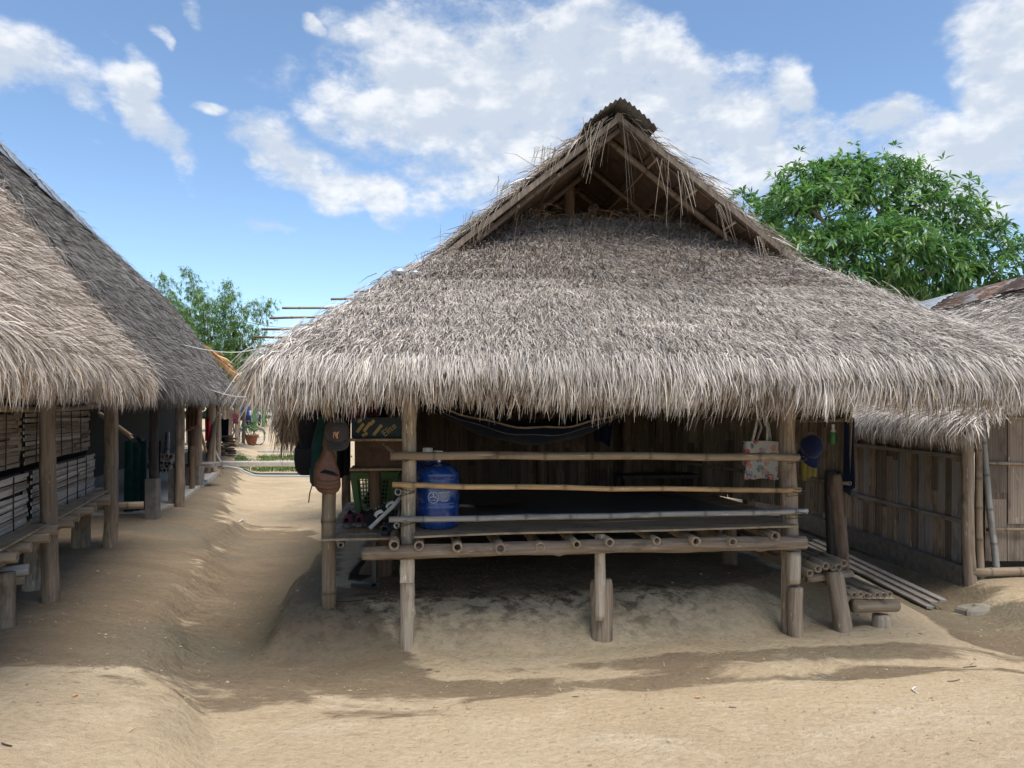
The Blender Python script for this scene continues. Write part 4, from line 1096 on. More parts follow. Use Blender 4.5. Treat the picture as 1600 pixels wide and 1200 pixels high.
# ---- house on the right
h5 = thing('thatched_house', (5, 8, .1), 'house with bamboo slat walls on a kerb and rusty metal ridge at the right edge', 'house')
A5 = Vector((3.42, 5.85, 1.36)); E5 = Vector((.02, 1, 0)).normalized(); IN5 = Vector((E5.y, -E5.x, 0))
rf5, S5, T5 = gable_roof(h5, A5, E5, IN5, 6.2, 2.6, 1.36, 2.96, GREY, 1500, 3600, 2.2, ((.09, .2), (.0045, .008)), (.08, .2), 1200, sway=.2)
ridge_sheets(rf5, A5 + IN5 * 2.6 + UP * 1.62 + E5 * .1, E5, IN5, 4, 1.55, ['metal_rusty', 'metal_rusty', 'metal_rusty', 'metal_galvanised'], .42, .26)
for k in range(6):
    p = A5 + S5 * (T5 - .1 - k * .22) + E5 * 6.2; pole('batten', p - E5 * .3, p + E5 * .0 - IN5 * .0 + E5 * .25, .012, 'bamboo_grey', rf5)
cx, cy = 3.78, 6.38                                   # corner of the walls
E5w = Vector((-.035, 1, 0)).normalized(); N5 = Vector((-1, -.035, 0)).normalized()
z5 = gz(cx, cy)
kerb = G().box((0, 0, 0), (5.2, .10, .20), basis(Vector((cx, cy, z5 + .03)) + E5w * 2.6 + N5 * .01, E5w, -N5, UP)).obj('kerb', 'concrete', h5)
wall5 = G().box((0, 0, 0), (5.2, .012, 1.45), basis(Vector((cx, cy, z5 + .9)) + E5w * 2.6 - N5 * .05, E5w, -N5, UP)).obj('side_wall', 'slat_brown', h5)
slat_wall(Vector((cx, cy, 0)) - N5 * .025, E5w, 5.1, z5 + .135, z5 + 1.62, wall5, 'slat_grey', (.085, .14), 0.0, nrm=N5, breaks=(1, 3), pale=.2)
for z_, dz_ in ((1.16, .0), (.62, .02)):
    slat_box('wall_strip', Vector((cx, cy, z5 + z_ - .12)) + E5w * 2.5 + N5 * .012, UP, N5, (E5w + UP * .012).normalized(), (.035, .016, 5.1), 'plank_grey', wall5, .004)
log('post', Vector((cx - .0, cy - .05, z5 - .05)), Vector((cx, cy - .05, z5 + 1.6)), .048, .044, 'log_grey', h5, knots=1)
pole('post', Vector((cx + .10, cy - .03, z5 - .05)), Vector((cx + .08, cy - .03, z5 + 1.6)), .03, 'bamboo_weathered', h5)
pole('post', Vector((cx + .27, cy + .02, z5 - .05)), Vector((cx + .13, cy + .02, z5 + 1.3)), .028, 'bamboo_grey', h5)
front5 = G().box((0, 0, 0), (3.4, .012, 1.5), basis(Vector((cx + .15 + 1.7, cy + .14, z5 + .9)), Vector((1, 0, 0)), Vector((0, 1, 0)), UP)).obj('front_wall', 'slat_brown', h5)
slat_wall(Vector((cx + .2, cy + .10, 0)), Vector((1, 0, 0)), 2.6, z5 + .16, z5 + 1.62, front5, 'slat_grey', (.14, .22), 0.0, nrm=Vector((0, -1, 0)), breaks=(1, 2), pale=.12)
pole('wall_rail', Vector((cx + .0, cy - .06, z5 + .085)), Vector((cx + 2.6, cy - .06, z5 + .09)), .036, 'bamboo_weathered', front5, n=12)
for z_ in (.42, .98, 1.36): pole('wall_rail', Vector((cx + .2, cy + .06, z5 + z_)), Vector((cx + 2.6, cy + .06, z5 + z_)), .014, 'bamboo_weathered', front5)
# flat planks lying along that wall
pa, pb = at(1462, 893, 6.0), at(1265, 808, 8.4)
pa.z = gz(pa.x, pa.y) + .03; pb.z = gz(pb.x, pb.y) + .06
pe = (pb - pa).normalized(); px_ = pe.cross(UP).normalized()
for k in range(3):
    bd = slat_box('loose_plank', (pa + pb) / 2 + px_ * (k - 1) * .062 + UP * (.015 + .006 * k + (k - 1) * .015), px_, px_.cross(pe), pe, (.058, .016, (pb - pa).length + random.uniform(-.1, .1)), 'plank_grey', None, .004)
    tag(bd, 'long grey plank on the ground by the right-hand house, ' + ['outermost of three', 'middle of three', 'nearest its wall'][k], 'plank', 'planks lying along the right-hand house')

# ------------------------------------------------------------------ nearest left house: frame and woven walls
def lp1(s, a, z=0.0): return Vector((-2.97, 4.95, 0)) + AR * s + AL * a + UP * z
zL = .25
p = lp1(0, 0); log('post', dn(p), lp1(-.03, 0, 1.75), .052, .047, 'log_grey', h1, knots=1, seed=61)
p = lp1(0, 2.04); log('post', dn(p), lp1(0, 2.04, 1.75), .06, .056, 'log_grey', h1, knots=1, seed=62)
p = lp1(-.02, -1.9); log('post', dn(p), lp1(-.02, -1.9, 1.75), .05, .05, 'log_grey', h1, knots=1, seed=63)
p = lp1(-.22, .42); log('post_stump', dn(p), lp1(-.2, .46, .62), .055, .06, 'log_pale', h1, knots=0, seed=64)
p = lp1(-.25, 2.1); log('post_stump', dn(p), lp1(-.25, 2.1, .66), .08, .075, 'log_grey', h1, knots=0, seed=65)
p = lp1(-.10, -.55); log('post_stump', dn(p), lp1(-.1, -.55, .55), .05, .05, 'log_grey', h1, knots=0, seed=66)
ZF1 = .66
pole('beam', lp1(-.06, -2.2, ZF1 - .02), lp1(-.10, 2.35, ZF1 - .04), .035, 'bamboo_weathered', h1, n=12)
pole('beam', lp1(-.6, 2.05, .60), lp1(.26, 2.12, .60), .035, 'bamboo_weathered', h1, n=12)
for k in range(13):
    a_ = -1.9 + k * .31
    pole('joist', lp1(.06 + .05 * math.sin(k * 3.1), a_, ZF1 + .045), lp1(-2.2, a_ + random.uniform(-.05, .05), ZF1 + .045), random.uniform(.028, .036), 'bamboo_weathered', h1, node=.5)
for k in range(3):
    slat_box('floor_board', lp1(-.06 - k * .11, .1, ZF1 + .088), AR, UP, AL, (.10, .012, 4.3), 'deck_board', h1, .006)
# panels of split bamboo woven in long courses
wood('bamboo_dark', (.03, .022, .017), (.06, .045, .035), (.09, .07, .055), (30, 30, 1.3), .7, .25, True)
def woven(parent, s, a0, a1, z0, z1, n, mat_lo, mat_hi):
    panel = G().box((0, 0, 0), ((a1 - a0), .012, (z1 - z0)), basis(lp1(s - .045, (a0 + a1) / 2, (z0 + z1) / 2), AL, AR, UP)).obj('wall_panel', 'log_dark', parent)
    dz_ = (z1 - z0) / n
    for i in range(n):
        x_ = a0
        while x_ < a1 - .01:
            x2 = min(a1, x_ + random.uniform(.9, 2.2)) + random.uniform(-.02, .02)
            off = .006 + .012 * ((i + int(x_ * 4)) % 2) + random.uniform(0, .006)
            tilt = random.uniform(-.012, .012)
            slat_box('slat', lp1(s - .02 + off, (x_ + x2) / 2, z0 + dz_ * (i + .5) + random.uniform(-.003, .003)), (UP - AL * tilt).normalized(), AR, (AL + UP * tilt).normalized(), (dz_ * random.uniform(.88, .99), .006, x2 - x_ + .03), mat_lo if random.random() < .8 else mat_hi, panel, .003)
            x_ = x2
    for k in range(int((a1 - a0) / .33)):
        a_ = a0 + .2 + k * .33
        pole('tie_strip', lp1(s + .012, a_, z0), lp1(s + .012, a_ + random.uniform(-.02, .02), z1), .004, 'log_dark' if False else 'bamboo_dark', panel, hollow=False, node=.2, n=6)
wood('slat_woven_pale', (.22, .20, .18), (.44, .40, .36), (.55, .51, .47), (60, 60, 1.4), .85, .5, False, (.85, 1.12), .75)
MATS['slat_woven'].name = 'slat_woven_wide'
wood('slat_woven', (.11, .085, .065), (.28, .225, .18), (.39, .33, .275), (60, 60, 1.4), .85, .5, False, (.8, 1.2), .7)
woven(h1, -.12, .08, 1.98, ZF1 + .10, ZF1 + .42, 14, 'slat_woven_pale', 'slat_woven')
woven(h1, -.16, .08, 1.98, ZF1 + .46, ZF1 + .80, 14, 'slat_woven', 'slat_woven_pale')
woven(h1, -.12, -1.9, -.06, ZF1 + .10, ZF1 + .42, 14, 'slat_woven_pale', 'slat_woven')
woven(h1, -.16, -1.9, -.06, ZF1 + .46, ZF1 + .80, 14, 'slat_woven', 'slat_woven')
pole('wall_rail', lp1(-.1, -1.9, ZF1 + .86), lp1(-.1, 2.0, ZF1 + .84), .02, 'bamboo_weathered', h1)
G().box((0, 0, 0), (5.0, .02, 1.6), basis(lp1(-2.6, 0, 1.35), AL, AR, UP)).obj('room_wall', 'shade_black', h1)  # both room walls painted black for the shade inside the house
G().box((0, 0, 0), (2.4, .02, 1.3), basis(lp1(-1.4, 2.1, 1.2), AR, -AL, UP)).obj('room_wall', 'shade_black', h1)
for k in range(2): slat_box('loose_board', lp1(.02, 2.16 + k * .06, 1.34 - k * .03), AL, (UP + AR).normalized(), (AR * .85 - UP * .5).normalized(), (.075, .015, .34), 'bamboo_tan' if False else 'board', h1, .002)
# low log seat at the picture's edge
seat = thing('log_seat', lp1(.28, -.75, zL), 'low seat of two weathered logs in front of the nearest left-hand house', 'seat')
pole('seat_log', lp1(-.65, -.50, .535), lp1(-.02, -.42, .535), .036, 'bamboo_grey', seat, hollow=False, n=12)
pole('seat_log', lp1(-.65, -.50, .475), lp1(-.04, -.43, .475), .026, 'bamboo_weathered', seat, hollow=False, n=12)
p = lp1(-.18, -.46); log('leg', dn(p), lp1(-.18, -.46, .46), .04, .04, 'log_grey', seat)
p = lp1(-.55, -.5); log('leg', dn(p), lp1(-.55, -.5, .46), .04, .04, 'log_grey', seat)

# ------------------------------------------------------------------ second house: frame and stored goods
def lp2(px, py, zg=.25):
    Y = (CAM_H - zg) * FPX / (py - HORIZON); return at(px, py, Y)
slabp = [lp2(205, 790), lp2(262, 776), lp2(330, 735), lp2(300, 733)]
cs = G(); cs.add(*prism([Vector((-4.25, 9.1, .262)), Vector((-4.3, 9.9, .262)), Vector((-5.7, 15.0, .262)), Vector((-9.4, 14.8, .262)), Vector((-7.2, 7.9, .262))][::-1], .25, UP)); tag(cs.obj('floor_slab', 'concrete_pale'), kind='structure')
def post2(px, py, r, mat='log_grey', sq=0.0, top=1.8, zg=.27): 
    p = lp2(px, py, zg); log('post', (p.x, p.y, zg - .1), (p.x, p.y, top), r, r * .95, mat, h2, knots=1, square=sq, bend=.006); return p
pc_ = post2(240, 806, .05, 'log_dark', 0.0, 1.8); G().box((pc_.x, pc_.y - .02, .46), (.12, .12, .46)).obj('post_base', 'concrete', h2)
p2 = post2(281, 786, .06, 'log_grey'); G().box((p2.x - .09, p2.y + .06, .46), (.12, .12, .46)).obj('post_base', 'concrete', h2)
p3 = post2(303, 757, .10, 'log_brown', 0.0, 1.8); G().box((p3.x, p3.y, .40), (.24, .22, .30)).obj('post_base', 'concrete', h2)
post2(310, 752, .06); post2(330, 735, .09); post2(340, 722, .07); post2(358, 702, .10, zg=.1); post2(372, 690, .09, zg=.05)
# rear wall that closes the store, painted black as the shade inside
sw = (Vector((-9.2, 22, 0)) - Vector((-5.6, 8.2, 0))).normalized()
wall2 = G().box((0, 0, 0), (14.5, .02, 1.7), basis(Vector((-7.6, 14.6, 1.1)), sw, Vector((sw.y, -sw.x, 0)), UP)).obj('rear_wall', 'shade_black', h2)
G().box((0, 0, 0), (2.0, .02, 1.6), basis(Vector((-6.0, 8.0, 1.1)), Vector((1, .1, 0)).normalized(), Vector((-.1, 1, 0)).normalized(), UP)).obj('end_wall', 'shade_black', h2)  # end wall painted black for the shade between the houses

def drape(name, top_l, top_r, hgt, mat, label, cat, group=None, folds=5, depth=.03, parent=None, taper=.85, seed=0):
    """hung cloth with folds"""
    rs = random.Random(seed); tl, tr = Vector(top_l), Vector(top_r); e = tr - tl; n_ = Vector((-e.y, e.x, 0)).normalized()
    P = []; ph = rs.uniform(0, 6)
    for i in range(9):
        f = i / 8; row = []
        for j in range(folds * 4 + 1):
            g_ = j / (folds * 4); x_ = .5 + (g_ - .5) * (1 - (1 - taper) * f)
            hh_ = hgt * (1 + .07 * math.sin(g_ * 5 + ph))
            row.append(tl + e * x_ - UP * hh_ * f + n_ * depth * (.3 + f) * math.sin(g_ * folds * 2 * math.pi + ph + f * .8) + UP * .012 * math.sin(g_ * 9) * (1 - f))
        P.append(row)
    o = solid_sheet(P, .004).obj(name, mat, parent, smooth=True)
    if parent is None: tag(o, label, cat, group)
    return o
q = lp2(281, 786, .27)
drape('hung_cloth', at(289, 617, 11.6), at(313, 620, 11.6), .50, 'cloth_brown', 'brown cloth bundled round a post under the long grey roof', 'cloth', None, 4, .05, None, .9, 1)
drape('hung_cloth', at(321, 640, 15.0), at(342, 640, 15.2), .17, 'cloth_maroon', 'maroon cloth hung high under the eave of the long grey roof', 'cloth', None, 3, .04, None, .9, 2)
drape('hung_cloth', at(320, 655, 14.6), at(328, 655, 14.6), .40, 'cloth_red', 'narrow bright red cloth hanging beside the long house posts', 'cloth', None, 2, .03, None, .9, 3)
drape('hung_cloth', at(274, 636, 11.2), at(285, 634, 11.2), .38, 'cloth_grey', 'grey cloth hanging in shade just left of the brown bundled cloth', 'cloth', None, 2, .03, None, .9, 4)
drape('hung_trousers', at(233, 690, 9.0), at(252, 690, 9.0), .55, 'cloth_black', 'black trousers hanging on the second post along the alley', 'trousers', None, 2, .03, None, .8, 5)
drape('hung_cloth', at(345, 655, 20), at(358, 655, 20), .6, 'cloth_navy', 'dark blue cloth hanging beyond the red one under the long roof', 'cloth', None, 3, .04, None, .9, 6)
drape('hung_cloth', at(363, 645, 24), at(372, 645, 24), .35, 'cloth_maroon', 'small maroon cloth at the far end of the long eave', 'cloth', None, 2, .03, None, .9, 7)
drape('green_tarp', at(196, 690, 9.0), at(232, 690, 9.3), .9, 'cloth_green', 'dark green sheet hanging in the shade between the first two left houses', 'tarp', None, 3, .04, None, .9, 8)
# timber rack in the shade
rk = thing('timber_rack', lp2(268, 760, .3), 'rack of stacked timber and bamboo lengths on the concrete slab under the long roof', 'timber')
for k in range(9):
    a = at(250 + k * 2, 735 - (k % 3) * 11, 10.8 + .12 * k); b_ = a + Vector((-1.2 + .1 * k, 1.6, .28 * (k % 2)))
    pole('timber_length', a, b_, .03 + .01 * (k % 2), 'bamboo_grey' if k % 2 else 'bamboo_weathered', rk)
for px in (256, 278):
    a = lp2(px, 765, .3); log('rack_leg', (a.x, a.y + .5, .2), (a.x, a.y + .5, .9), .04, .04, 'log_brown', rk)
bx = G().box((0, 0, 0), (.8, .5, .06), Matrix.Translation(at(302, 726, 12.6))).obj('bench_top', 'plank_grey', rk)
# leaning poles and a curved root by the path
for nm_, o_, lb_ in (('leaning_pole', log('leaning_pole', at(323, 750, 14.2), at(337, 640, 14.9), .06, .045, 'log_brown', None, knots=2), 'taller, more slanted dark pole leaning at the path edge by the long house'),
                    ('leaning_pole', log('leaning_pole', at(329, 748, 14.4), at(333, 655, 14.9), .05, .04, 'log_dark', None, knots=1), 'shorter, more upright dark pole leaning behind the slanted one'),
                    ('leaning_pole', pole('leaning_pole', at(311, 664, 14.0), at(322, 706, 14.2), .025, 'bamboo_tan', None), 'thin tan bamboo stick leaning left of the dark poles'),
                    ('leaning_pole', pole('leaning_pole', at(335, 703, 15.4), at(349, 732, 15.3), .03, 'bamboo_grey', None), 'thin grey stick leaning right of the dark poles')):
    tag(o_, lb_, 'pole', 'poles leaning at the path edge')
g = G(); g.tube([at(332, 727, 14.8), at(334, 733, 14.6), at(338, 741, 14.5), at(347, 751, 14.5)], [.05, .075, .085, .05], 9)
tag(g.obj('crooked_root', 'log_grey', None, None, True), 'crooked pale root lying at the foot of the leaning dark poles', 'root')
# firewood
fw = thing('firewood_stack', lp2(352, 722, .05), 'stack of split firewood beside the path, past the leaning poles', 'firewood')
fb = lp2(354, 722, .05)
for i in range(11):
    for j in range(2):
        c = fb + Vector((-.22 + j * .26 + random.uniform(-.06, .06) + .06 * math.sin(i), random.uniform(-.1, .1), .05 + i * .062))
        d_ = Vector((1, random.uniform(-.3, .3), random.uniform(-.08, .08))).normalized()
        log('split_log', c - d_ * .17, c + d_ * .17, .034, .028, random.choice(['log_grey', 'log_brown', 'log_brown']), fw, n=6, knots=0, rough=.25)
# grass, kerb slabs, pipe, hose
N = 5200
gx, gy = RNG.uniform(-7.3, -4.6, N), RNG.uniform(17.6, 22.6, N)
keep = (fbm(gx * .8, gy * .5, 3) > .46) & (gx > -.3 * gy - 1.15) 
gx, gy = gx[keep], gy[keep]; N = len(gx)
base = np.stack([gx, gy, height(gx, gy)], 1); d = norm(np.stack([RNG.normal(0, .35, N), RNG.normal(0, .35, N), np.ones(N)], 1)); Lg = RNG.uniform(.05, .16, N)
st = Strands(); sh = RNG.uniform(0, 1, N)
st.d.append((base, base + d * (Lg * .5)[:, None], base + d * Lg[:, None] + np.stack([RNG.normal(0, .03, N), RNG.normal(0, .03, N), -Lg * .1], 1), norm(np.cross(d, RNG.normal(0, 1, (N, 3)))), RNG.uniform(.012, .025, N), np.stack([sh, sh, sh], 1)))
gr = st.build('grass', None, 'grass_blade'); tag(gr, 'small patch of green grass in the middle of the alley', 'grass')
for (px0, px1, py, Y, wdt, nm_) in ((338, 520, 741, 17.0, .45, 'a'), (408, 520, 706, 25.2, .8, 'b')):
    a, b_ = at(px0, py, Y), at(px1, py, Y); zc = max(gz(a.x, a.y), gz(b_.x, b_.y)) + .02
    g = G().box(((a.x + b_.x) / 2, Y, zc), (b_.x - a.x, wdt, .09)); tag(g.obj('drain_slab', 'concrete_pale'), 'pale concrete slab across the alley %s the grass patch' % ('in front of' if nm_ == 'a' else 'just beyond'), 'slab')
g = G(); pts = [at(338 + k * 12, 747 + .25 * math.sin(k), 16.3) for k in range(17)]; pts = [Vector((p.x, p.y, gz(p.x, p.y) + .03)) for p in pts]; g.tube(pts, .018, 6)
tag(g.obj('water_pipe', 'pipe_pale', None, None, True), 'thin pale blue pipe lying across the alley before the grass', 'pipe')
g = G(); pts = []
for k in range(40):
    t = k / 39; a = at(330 + 46 * t + 6 * math.sin(t * 17), 712 + 18 * t + 3 * math.cos(t * 23), 18.5); pts.append(Vector((a.x, a.y - 1.5 * t, gz(a.x, a.y) + .02 + .5 * max(0, .35 - t))))
g.tube(pts, .016, 5); tag(g.obj('garden_hose', 'hose_blue', None, None, True), 'tangled blue hose on the ground beside the firewood', 'hose')
# wires over the long roof
for k, (a, b_, mt, lb) in enumerate([(at(120, 490, 7.6), at(402, 545, 30), 'wire_white', 'upper white wire strung along the long grey roof'), (at(225, 565, 7.3), at(412, 612, 26), 'wire_white', 'lower white wire sagging along the long grey roof'), (at(386, 503, 40), at(470, 512, 40), 'wire_dark', 'thin dark wire in the sky between the trees and the middle roof')]):
    pts = [a.lerp(b_, t) - UP * (.25 * math.sin(math.pi * t) if k < 2 else .1 * math.sin(math.pi * t)) for t in np.linspace(0, 1, 24)]
    g = G(); g.tube(pts, [(.006 + .010 * t) if k < 2 else .012 for t in np.linspace(0, 1, 24)], 5); tag(g.obj('overhead_wire', mt, None, None, True), lb, 'wire')

# ------------------------------------------------------------------ trees
def leaf_cloud(name, pts, axes, parent, mat, n_leaf, L, wd, droop, shade):
    """rosettes of pointed leaves: pts (N,3), axes (N,3) outward directions"""
    N = len(pts); K = n_leaf
    P = np.repeat(pts, K, 0); A = np.repeat(axes, K, 0)
    t1 = norm(np.cross(A, RNG.normal(0, 1, A.shape))); 
    sp = RNG.uniform(.35, 1.25, (N * K, 1))
    d = norm(A * np.cos(sp) + t1 * np.sin(sp)); d[:, 2] -= RNG.uniform(0, droop, N * K); d = norm(d)
    Lg = RNG.uniform(L[0], L[1], N * K)
    P0 = P + d * .02; P1 = P0 + d * (Lg * .45)[:, None]; P2 = P0 + d * Lg[:, None]; P2[:, 2] -= Lg * .3 * droop
    sd = norm(np.cross(d, np.array([0, 0, 1.0])[None] + RNG.normal(0, .35, d.shape)))
    st = Strands(); sh = np.clip(np.repeat(shade, K) + RNG.normal(0, .12, N * K), 0, 1)
    w = RNG.uniform(wd[0], wd[1], N * K)
    o = np.array(WM[parent.name].translation) if parent is not None else np.zeros(3)
    # leaf blade: narrow stalk, widest below the middle, pointed tip
    V = np.empty((N * K, 6, 3), np.float32); s = sd * (w / 2)[:, None]
    V[:, 0] = P0 - o; V[:, 1] = P1 - s - o; V[:, 2] = P1 + s - o; V[:, 3] = P2 - o
    m1 = P0 + (P2 - P0) * .78; m1[:, 2] += Lg * .04
    V[:, 4] = m1 - s * .55 - o; V[:, 5] = m1 + s * .55 - o
    me = bpy.data.meshes.new(name); M_ = N * K
    me.vertices.add(M_ * 6); me.vertices.foreach_set('co', V.ravel())
    b = (np.arange(M_) * 6)[:, None]
    idx = np.concatenate([b + np.array([0, 1, 2]), b + np.array([1, 4, 5, 2]), b + np.array([4, 3, 5])], 1).astype(np.int32)
    me.loops.add(M_ * 10); me.loops.foreach_set('vertex_index', idx.ravel())
    ls = (np.arange(M_)[:, None] * 10 + np.array([0, 3, 7])).astype(np.int32).ravel()
    me.polygons.add(M_ * 3); me.polygons.foreach_set('loop_start', ls); me.update(calc_edges=True)
    ca = me.color_attributes.new('strand', 'FLOAT_COLOR', 'POINT'); C = np.ones((M_, 6, 4), np.float32); C[:, :, :3] = sh[:, None, None]
    ca.data.foreach_set('color', C.ravel()); me.materials.append(MATS[mat])
    ob = link(name, me, Matrix.Translation(Vector(o)), parent)
    return ob
def lobes_points(lobes, n, inner=.0):
    """points on the outside of a union of ellipsoids, with normals"""
    P, Nn = [], []
    vol = np.array([(l[3] * l[4] * l[5]) ** .66 for l in lobes]); vol /= vol.sum()
    for (cx_, cy_, cz_, rx, ry, rz), f in zip(lobes, vol):
        k = int(n * f); d = norm(RNG.normal(0, 1, (k, 3))); r = RNG.uniform(.72, 1.04, (k, 1)) ** .6
        P.append(np.array([cx_, cy_, cz_]) + d * r * np.array([rx, ry, rz])); Nn.append(norm(d / np.array([rx, ry, rz])))
    P, Nn = np.concatenate(P), np.concatenate(Nn)
    keep = np.ones(len(P), bool)
    for (cx_, cy_, cz_, rx, ry, rz) in lobes:
        q = (((P - np.array([cx_, cy_, cz_])) / np.array([rx, ry, rz])) ** 2).sum(1); keep &= ~(q < .55)
    return P[keep], Nn[keep]
YT = 15.0
def tp(px, py, dy=0): return at(px, py, YT + dy)
mango = thing('mango_tree', (8.0, YT + .3, 0), 'large bushy tree with glossy drooping leaves behind the right-hand roof', 'tree')
L_ = []
for px, py, rx, rz, dy in [(1270, 330, 70, 62, 0), (1330, 300, 70, 55, .4), (1400, 300, 70, 52, .6), (1460, 330, 65, 55, .2), (1510, 375, 60, 50, 0), (1550, 405, 44, 42, -.3), (1240, 400, 62, 60, -.3), (1310, 390, 60, 55, -.7), (1385, 375, 60, 52, -.8),
                           (1450, 400, 55, 40, -.6), (1225, 315, 36, 38, .5), (1250, 270, 40, 30, .8), (1310, 262, 45, 30, .9), (1370, 265, 45, 28, .9), (1345, 430, 50, 42, -.4), (1520, 440, 40, 28, 0), (1290, 450, 50, 40, 0), (1430, 462, 60, 30, .8), (1370, 470, 50, 30, .6)]:
    c = tp(px + 4, py + 15, dy); k = YT / FPX
    L_.append((c.x, c.y, c.z, rx * k, .95, rz * k))
Pm, Nm = lobes_points(L_, 4900)
jut = RNG.random(len(Pm)) < .10
Pm = Pm + Nm * np.where(jut, RNG.uniform(.08, .28, len(Pm)), RNG.uniform(-.15, .05, len(Pm)))[:, None]
hole = fbm(Pm[:, 0] * 1.7 + 20, Pm[:, 2] * 1.7, 3) > .27; Pm, Nm = Pm[hole], Nm[hole]
ax_ = norm(Nm * .8 + np.array([0, -.1, .45]))
hz = (Pm[:, 2] - Pm[:, 2].min()) / (np.ptp(Pm[:, 2]))
shade = np.clip(.36 + .26 * RNG.normal(0, 1, len(Pm)) + .25 * fbm(Pm[:, 0] * 1.1, Pm[:, 2] * 1.1, 3) , 0, 1)
leaf_cloud('crown', Pm, ax_, mango, 'mango_leaf', 8, (.14, .25), (.036, .058), .85, shade)
base_t = Vector((8.0, YT + .3, 0))
limbs = [(base_t, tp(1395, 470, .3), .24, .17), (tp(1395, 470, .3), tp(1330, 400, 0), .14, .06), (tp(1395, 470, .3), tp(1405, 375, .2), .14, .05), (tp(1395, 455, .2), tp(1452, 424, -.4), .11, .05), (tp(1452, 424, -.4), tp(1520, 385, -.2), .06, .03), (tp(1330, 400, 0), tp(1270, 330, .2), .07, .03), (tp(1345, 420, .1), tp(1250, 410, -.2), .07, .03), (tp(1405, 375, .2), tp(1350, 300, .4), .05, .02), (tp(1405, 375, .2), tp(1460, 320, .3), .05, .02), (tp(1395, 470, .3), tp(1480, 460, .3), .08, .03), (tp(1395, 470, .3), tp(1310, 460, .2), .08, .03)]
trunk = log('trunk', limbs[0][0] - UP * .1, limbs[0][1], limbs[0][2], limbs[0][3], 'log_grey', mango, knots=1, n=12)
for a, b_, r0, r1 in limbs[1:]: log('branch', a, b_, r0, r1, 'log_grey', mango, knots=0, n=8, bend=.03, rough=.1)
back = thing('broadleaf_tree', (7.0, 24, 0), 'smaller tree whose top leaves peek out left of the large bushy tree', 'tree')
L2 = []
for px, py, rx, rz in [(1158, 318, 16, 20), (1172, 345, 22, 30), (1205, 400, 45, 50), (1250, 430, 60, 60)]:
    c = at(px, py, 24); L2.append((c.x, c.y, c.z, rx * .02, .8, rz * .02))
Pb, Nb = lobes_points(L2, 330); leaf_cloud('crown', Pb, norm(Nb + np.array([0, 0, .4])), back, 'mango_leaf', 8, (.2, .34), (.06, .09), .6, np.full(len(Pb), .3))
log('trunk', (7.0, 24, -.1), (7.6, 24, 5.5), .2, .1, 'log_grey', back, n=10)
# feathery bamboo at the end of the alley
bb = thing('bamboo_clump', (-17.2, 46, 0), 'feathery green bamboo clump rising behind the long grey roof', 'bamboo')
YB = 46.0
pts_all, ax_all = [], []
tips = [(250, 425, .2), (290, 420, 0), (300, 445, 0), (355, 440, 0), (362, 455, 0), (395, 470, .1), (425, 462, .5), (268, 470, 0), (285, 480, 0), (325, 470, 0), (340, 500, 0), (375, 500, 0), (400, 520, 0), (300, 510, 0), (260, 455, 0), (330, 540, 0), (360, 545, 0), (390, 560, 0), (310, 560, 0), (285, 535, 0), (345, 470, 0), (315, 455, 0), (372, 525, 0)]
for k, (px, py, arch) in enumerate(tips):
    tip = at(px, py, YB + random.uniform(-1.5, 1.5)); root = Vector((-17.2 + random.uniform(-.7, .7), YB + random.uniform(-.6, .6), -.1))
    mid = root.lerp(tip, .6) + UP * (tip.z * .14) ; pl = []
    for t in np.linspace(0, 1, 14):
        p = root * (1 - t) ** 2 + mid * 2 * t * (1 - t) + tip * t * t; pl.append(p - UP * (arch * 1.0 * max(0, t - .7) ** 2 * 8))
    g = G(); g.tube(pl, [.05 * (1 - t * .85) for t in np.linspace(0, 1, 14)], 6); g.obj('culm', 'green_plastic' if False else 'bamboo_stem' if 'bamboo_stem' in MATS else 'log_grey', bb, None, True)
    n_ = 170
    for _ in range(n_):
        t = random.uniform(.32, 1.0) ** .8; i = min(12, int(t * 13)); p = pl[i].lerp(pl[i + 1], t * 13 - i)
        sp = .66 * (1.05 - t) + .14
        q = Vector((random.gauss(0, sp), random.gauss(0, sp), random.gauss(0, sp * .7)))
        pts_all.append(p + q); ax_all.append((q.x, q.y, .25 + random.uniform(-.5, .2)))
pts_all = np.array([tuple(p) for p in pts_all]); ax_all = norm(np.array(ax_all))
leaf_cloud('foliage', pts_all, ax_all, bb, 'bamboo_leaf', 9, (.16, .32), (.028, .046), .9, np.clip(RNG.normal(.45, .22, len(pts_all)), 0, 1))
# banana plants behind the alley's end
for k, (px, Y, h_) in enumerate([(398, 52, 4.2), (412, 56, 4.8), (428, 60, 3.6)]):
    b0 = at(px, HORIZON, Y); b0.z = 0
    ban = thing('banana_plant', b0, ['leftmost banana plant at the far end of the alley', 'tall middle banana plant at the far end of the alley', 'banana plant beside the grey wall far down the alley'][k], 'plant')
    log('stem', b0 - UP * .1, b0 + UP * h_ * .55, .16, .1, 'green_plastic', ban, knots=0, n=8)
    for j in range(9):
        an = j * 2.4 + k; d_ = Vector((math.cos(an), math.sin(an), 0)); P = []
        Lf = random.uniform(1.5, 2.3)
        for i in range(7):
            t = i / 6; c = b0 + UP * (h_ * .55 + 1.2 * math.sin(t * 2.0) * random.uniform(.95, 1.05)) + d_ * Lf * t * .9 ; sdw = d_.cross(UP) * (.32 * math.sin(math.pi * min(1, t * .9 + .08)))
            P.append([c - sdw - UP * .1, c, c + sdw - UP * .1])
        o = solid_sheet(P, .006).obj('leaf', 'banana_leaf', ban, None, True)
        ca = o.data.color_attributes.new('strand', 'FLOAT_COLOR', 'POINT'); vv = random.uniform(.2, .9); ca.data.foreach_set('color', np.tile(np.array([vv, vv, vv, 1], np.float32), len(o.data.vertices)))
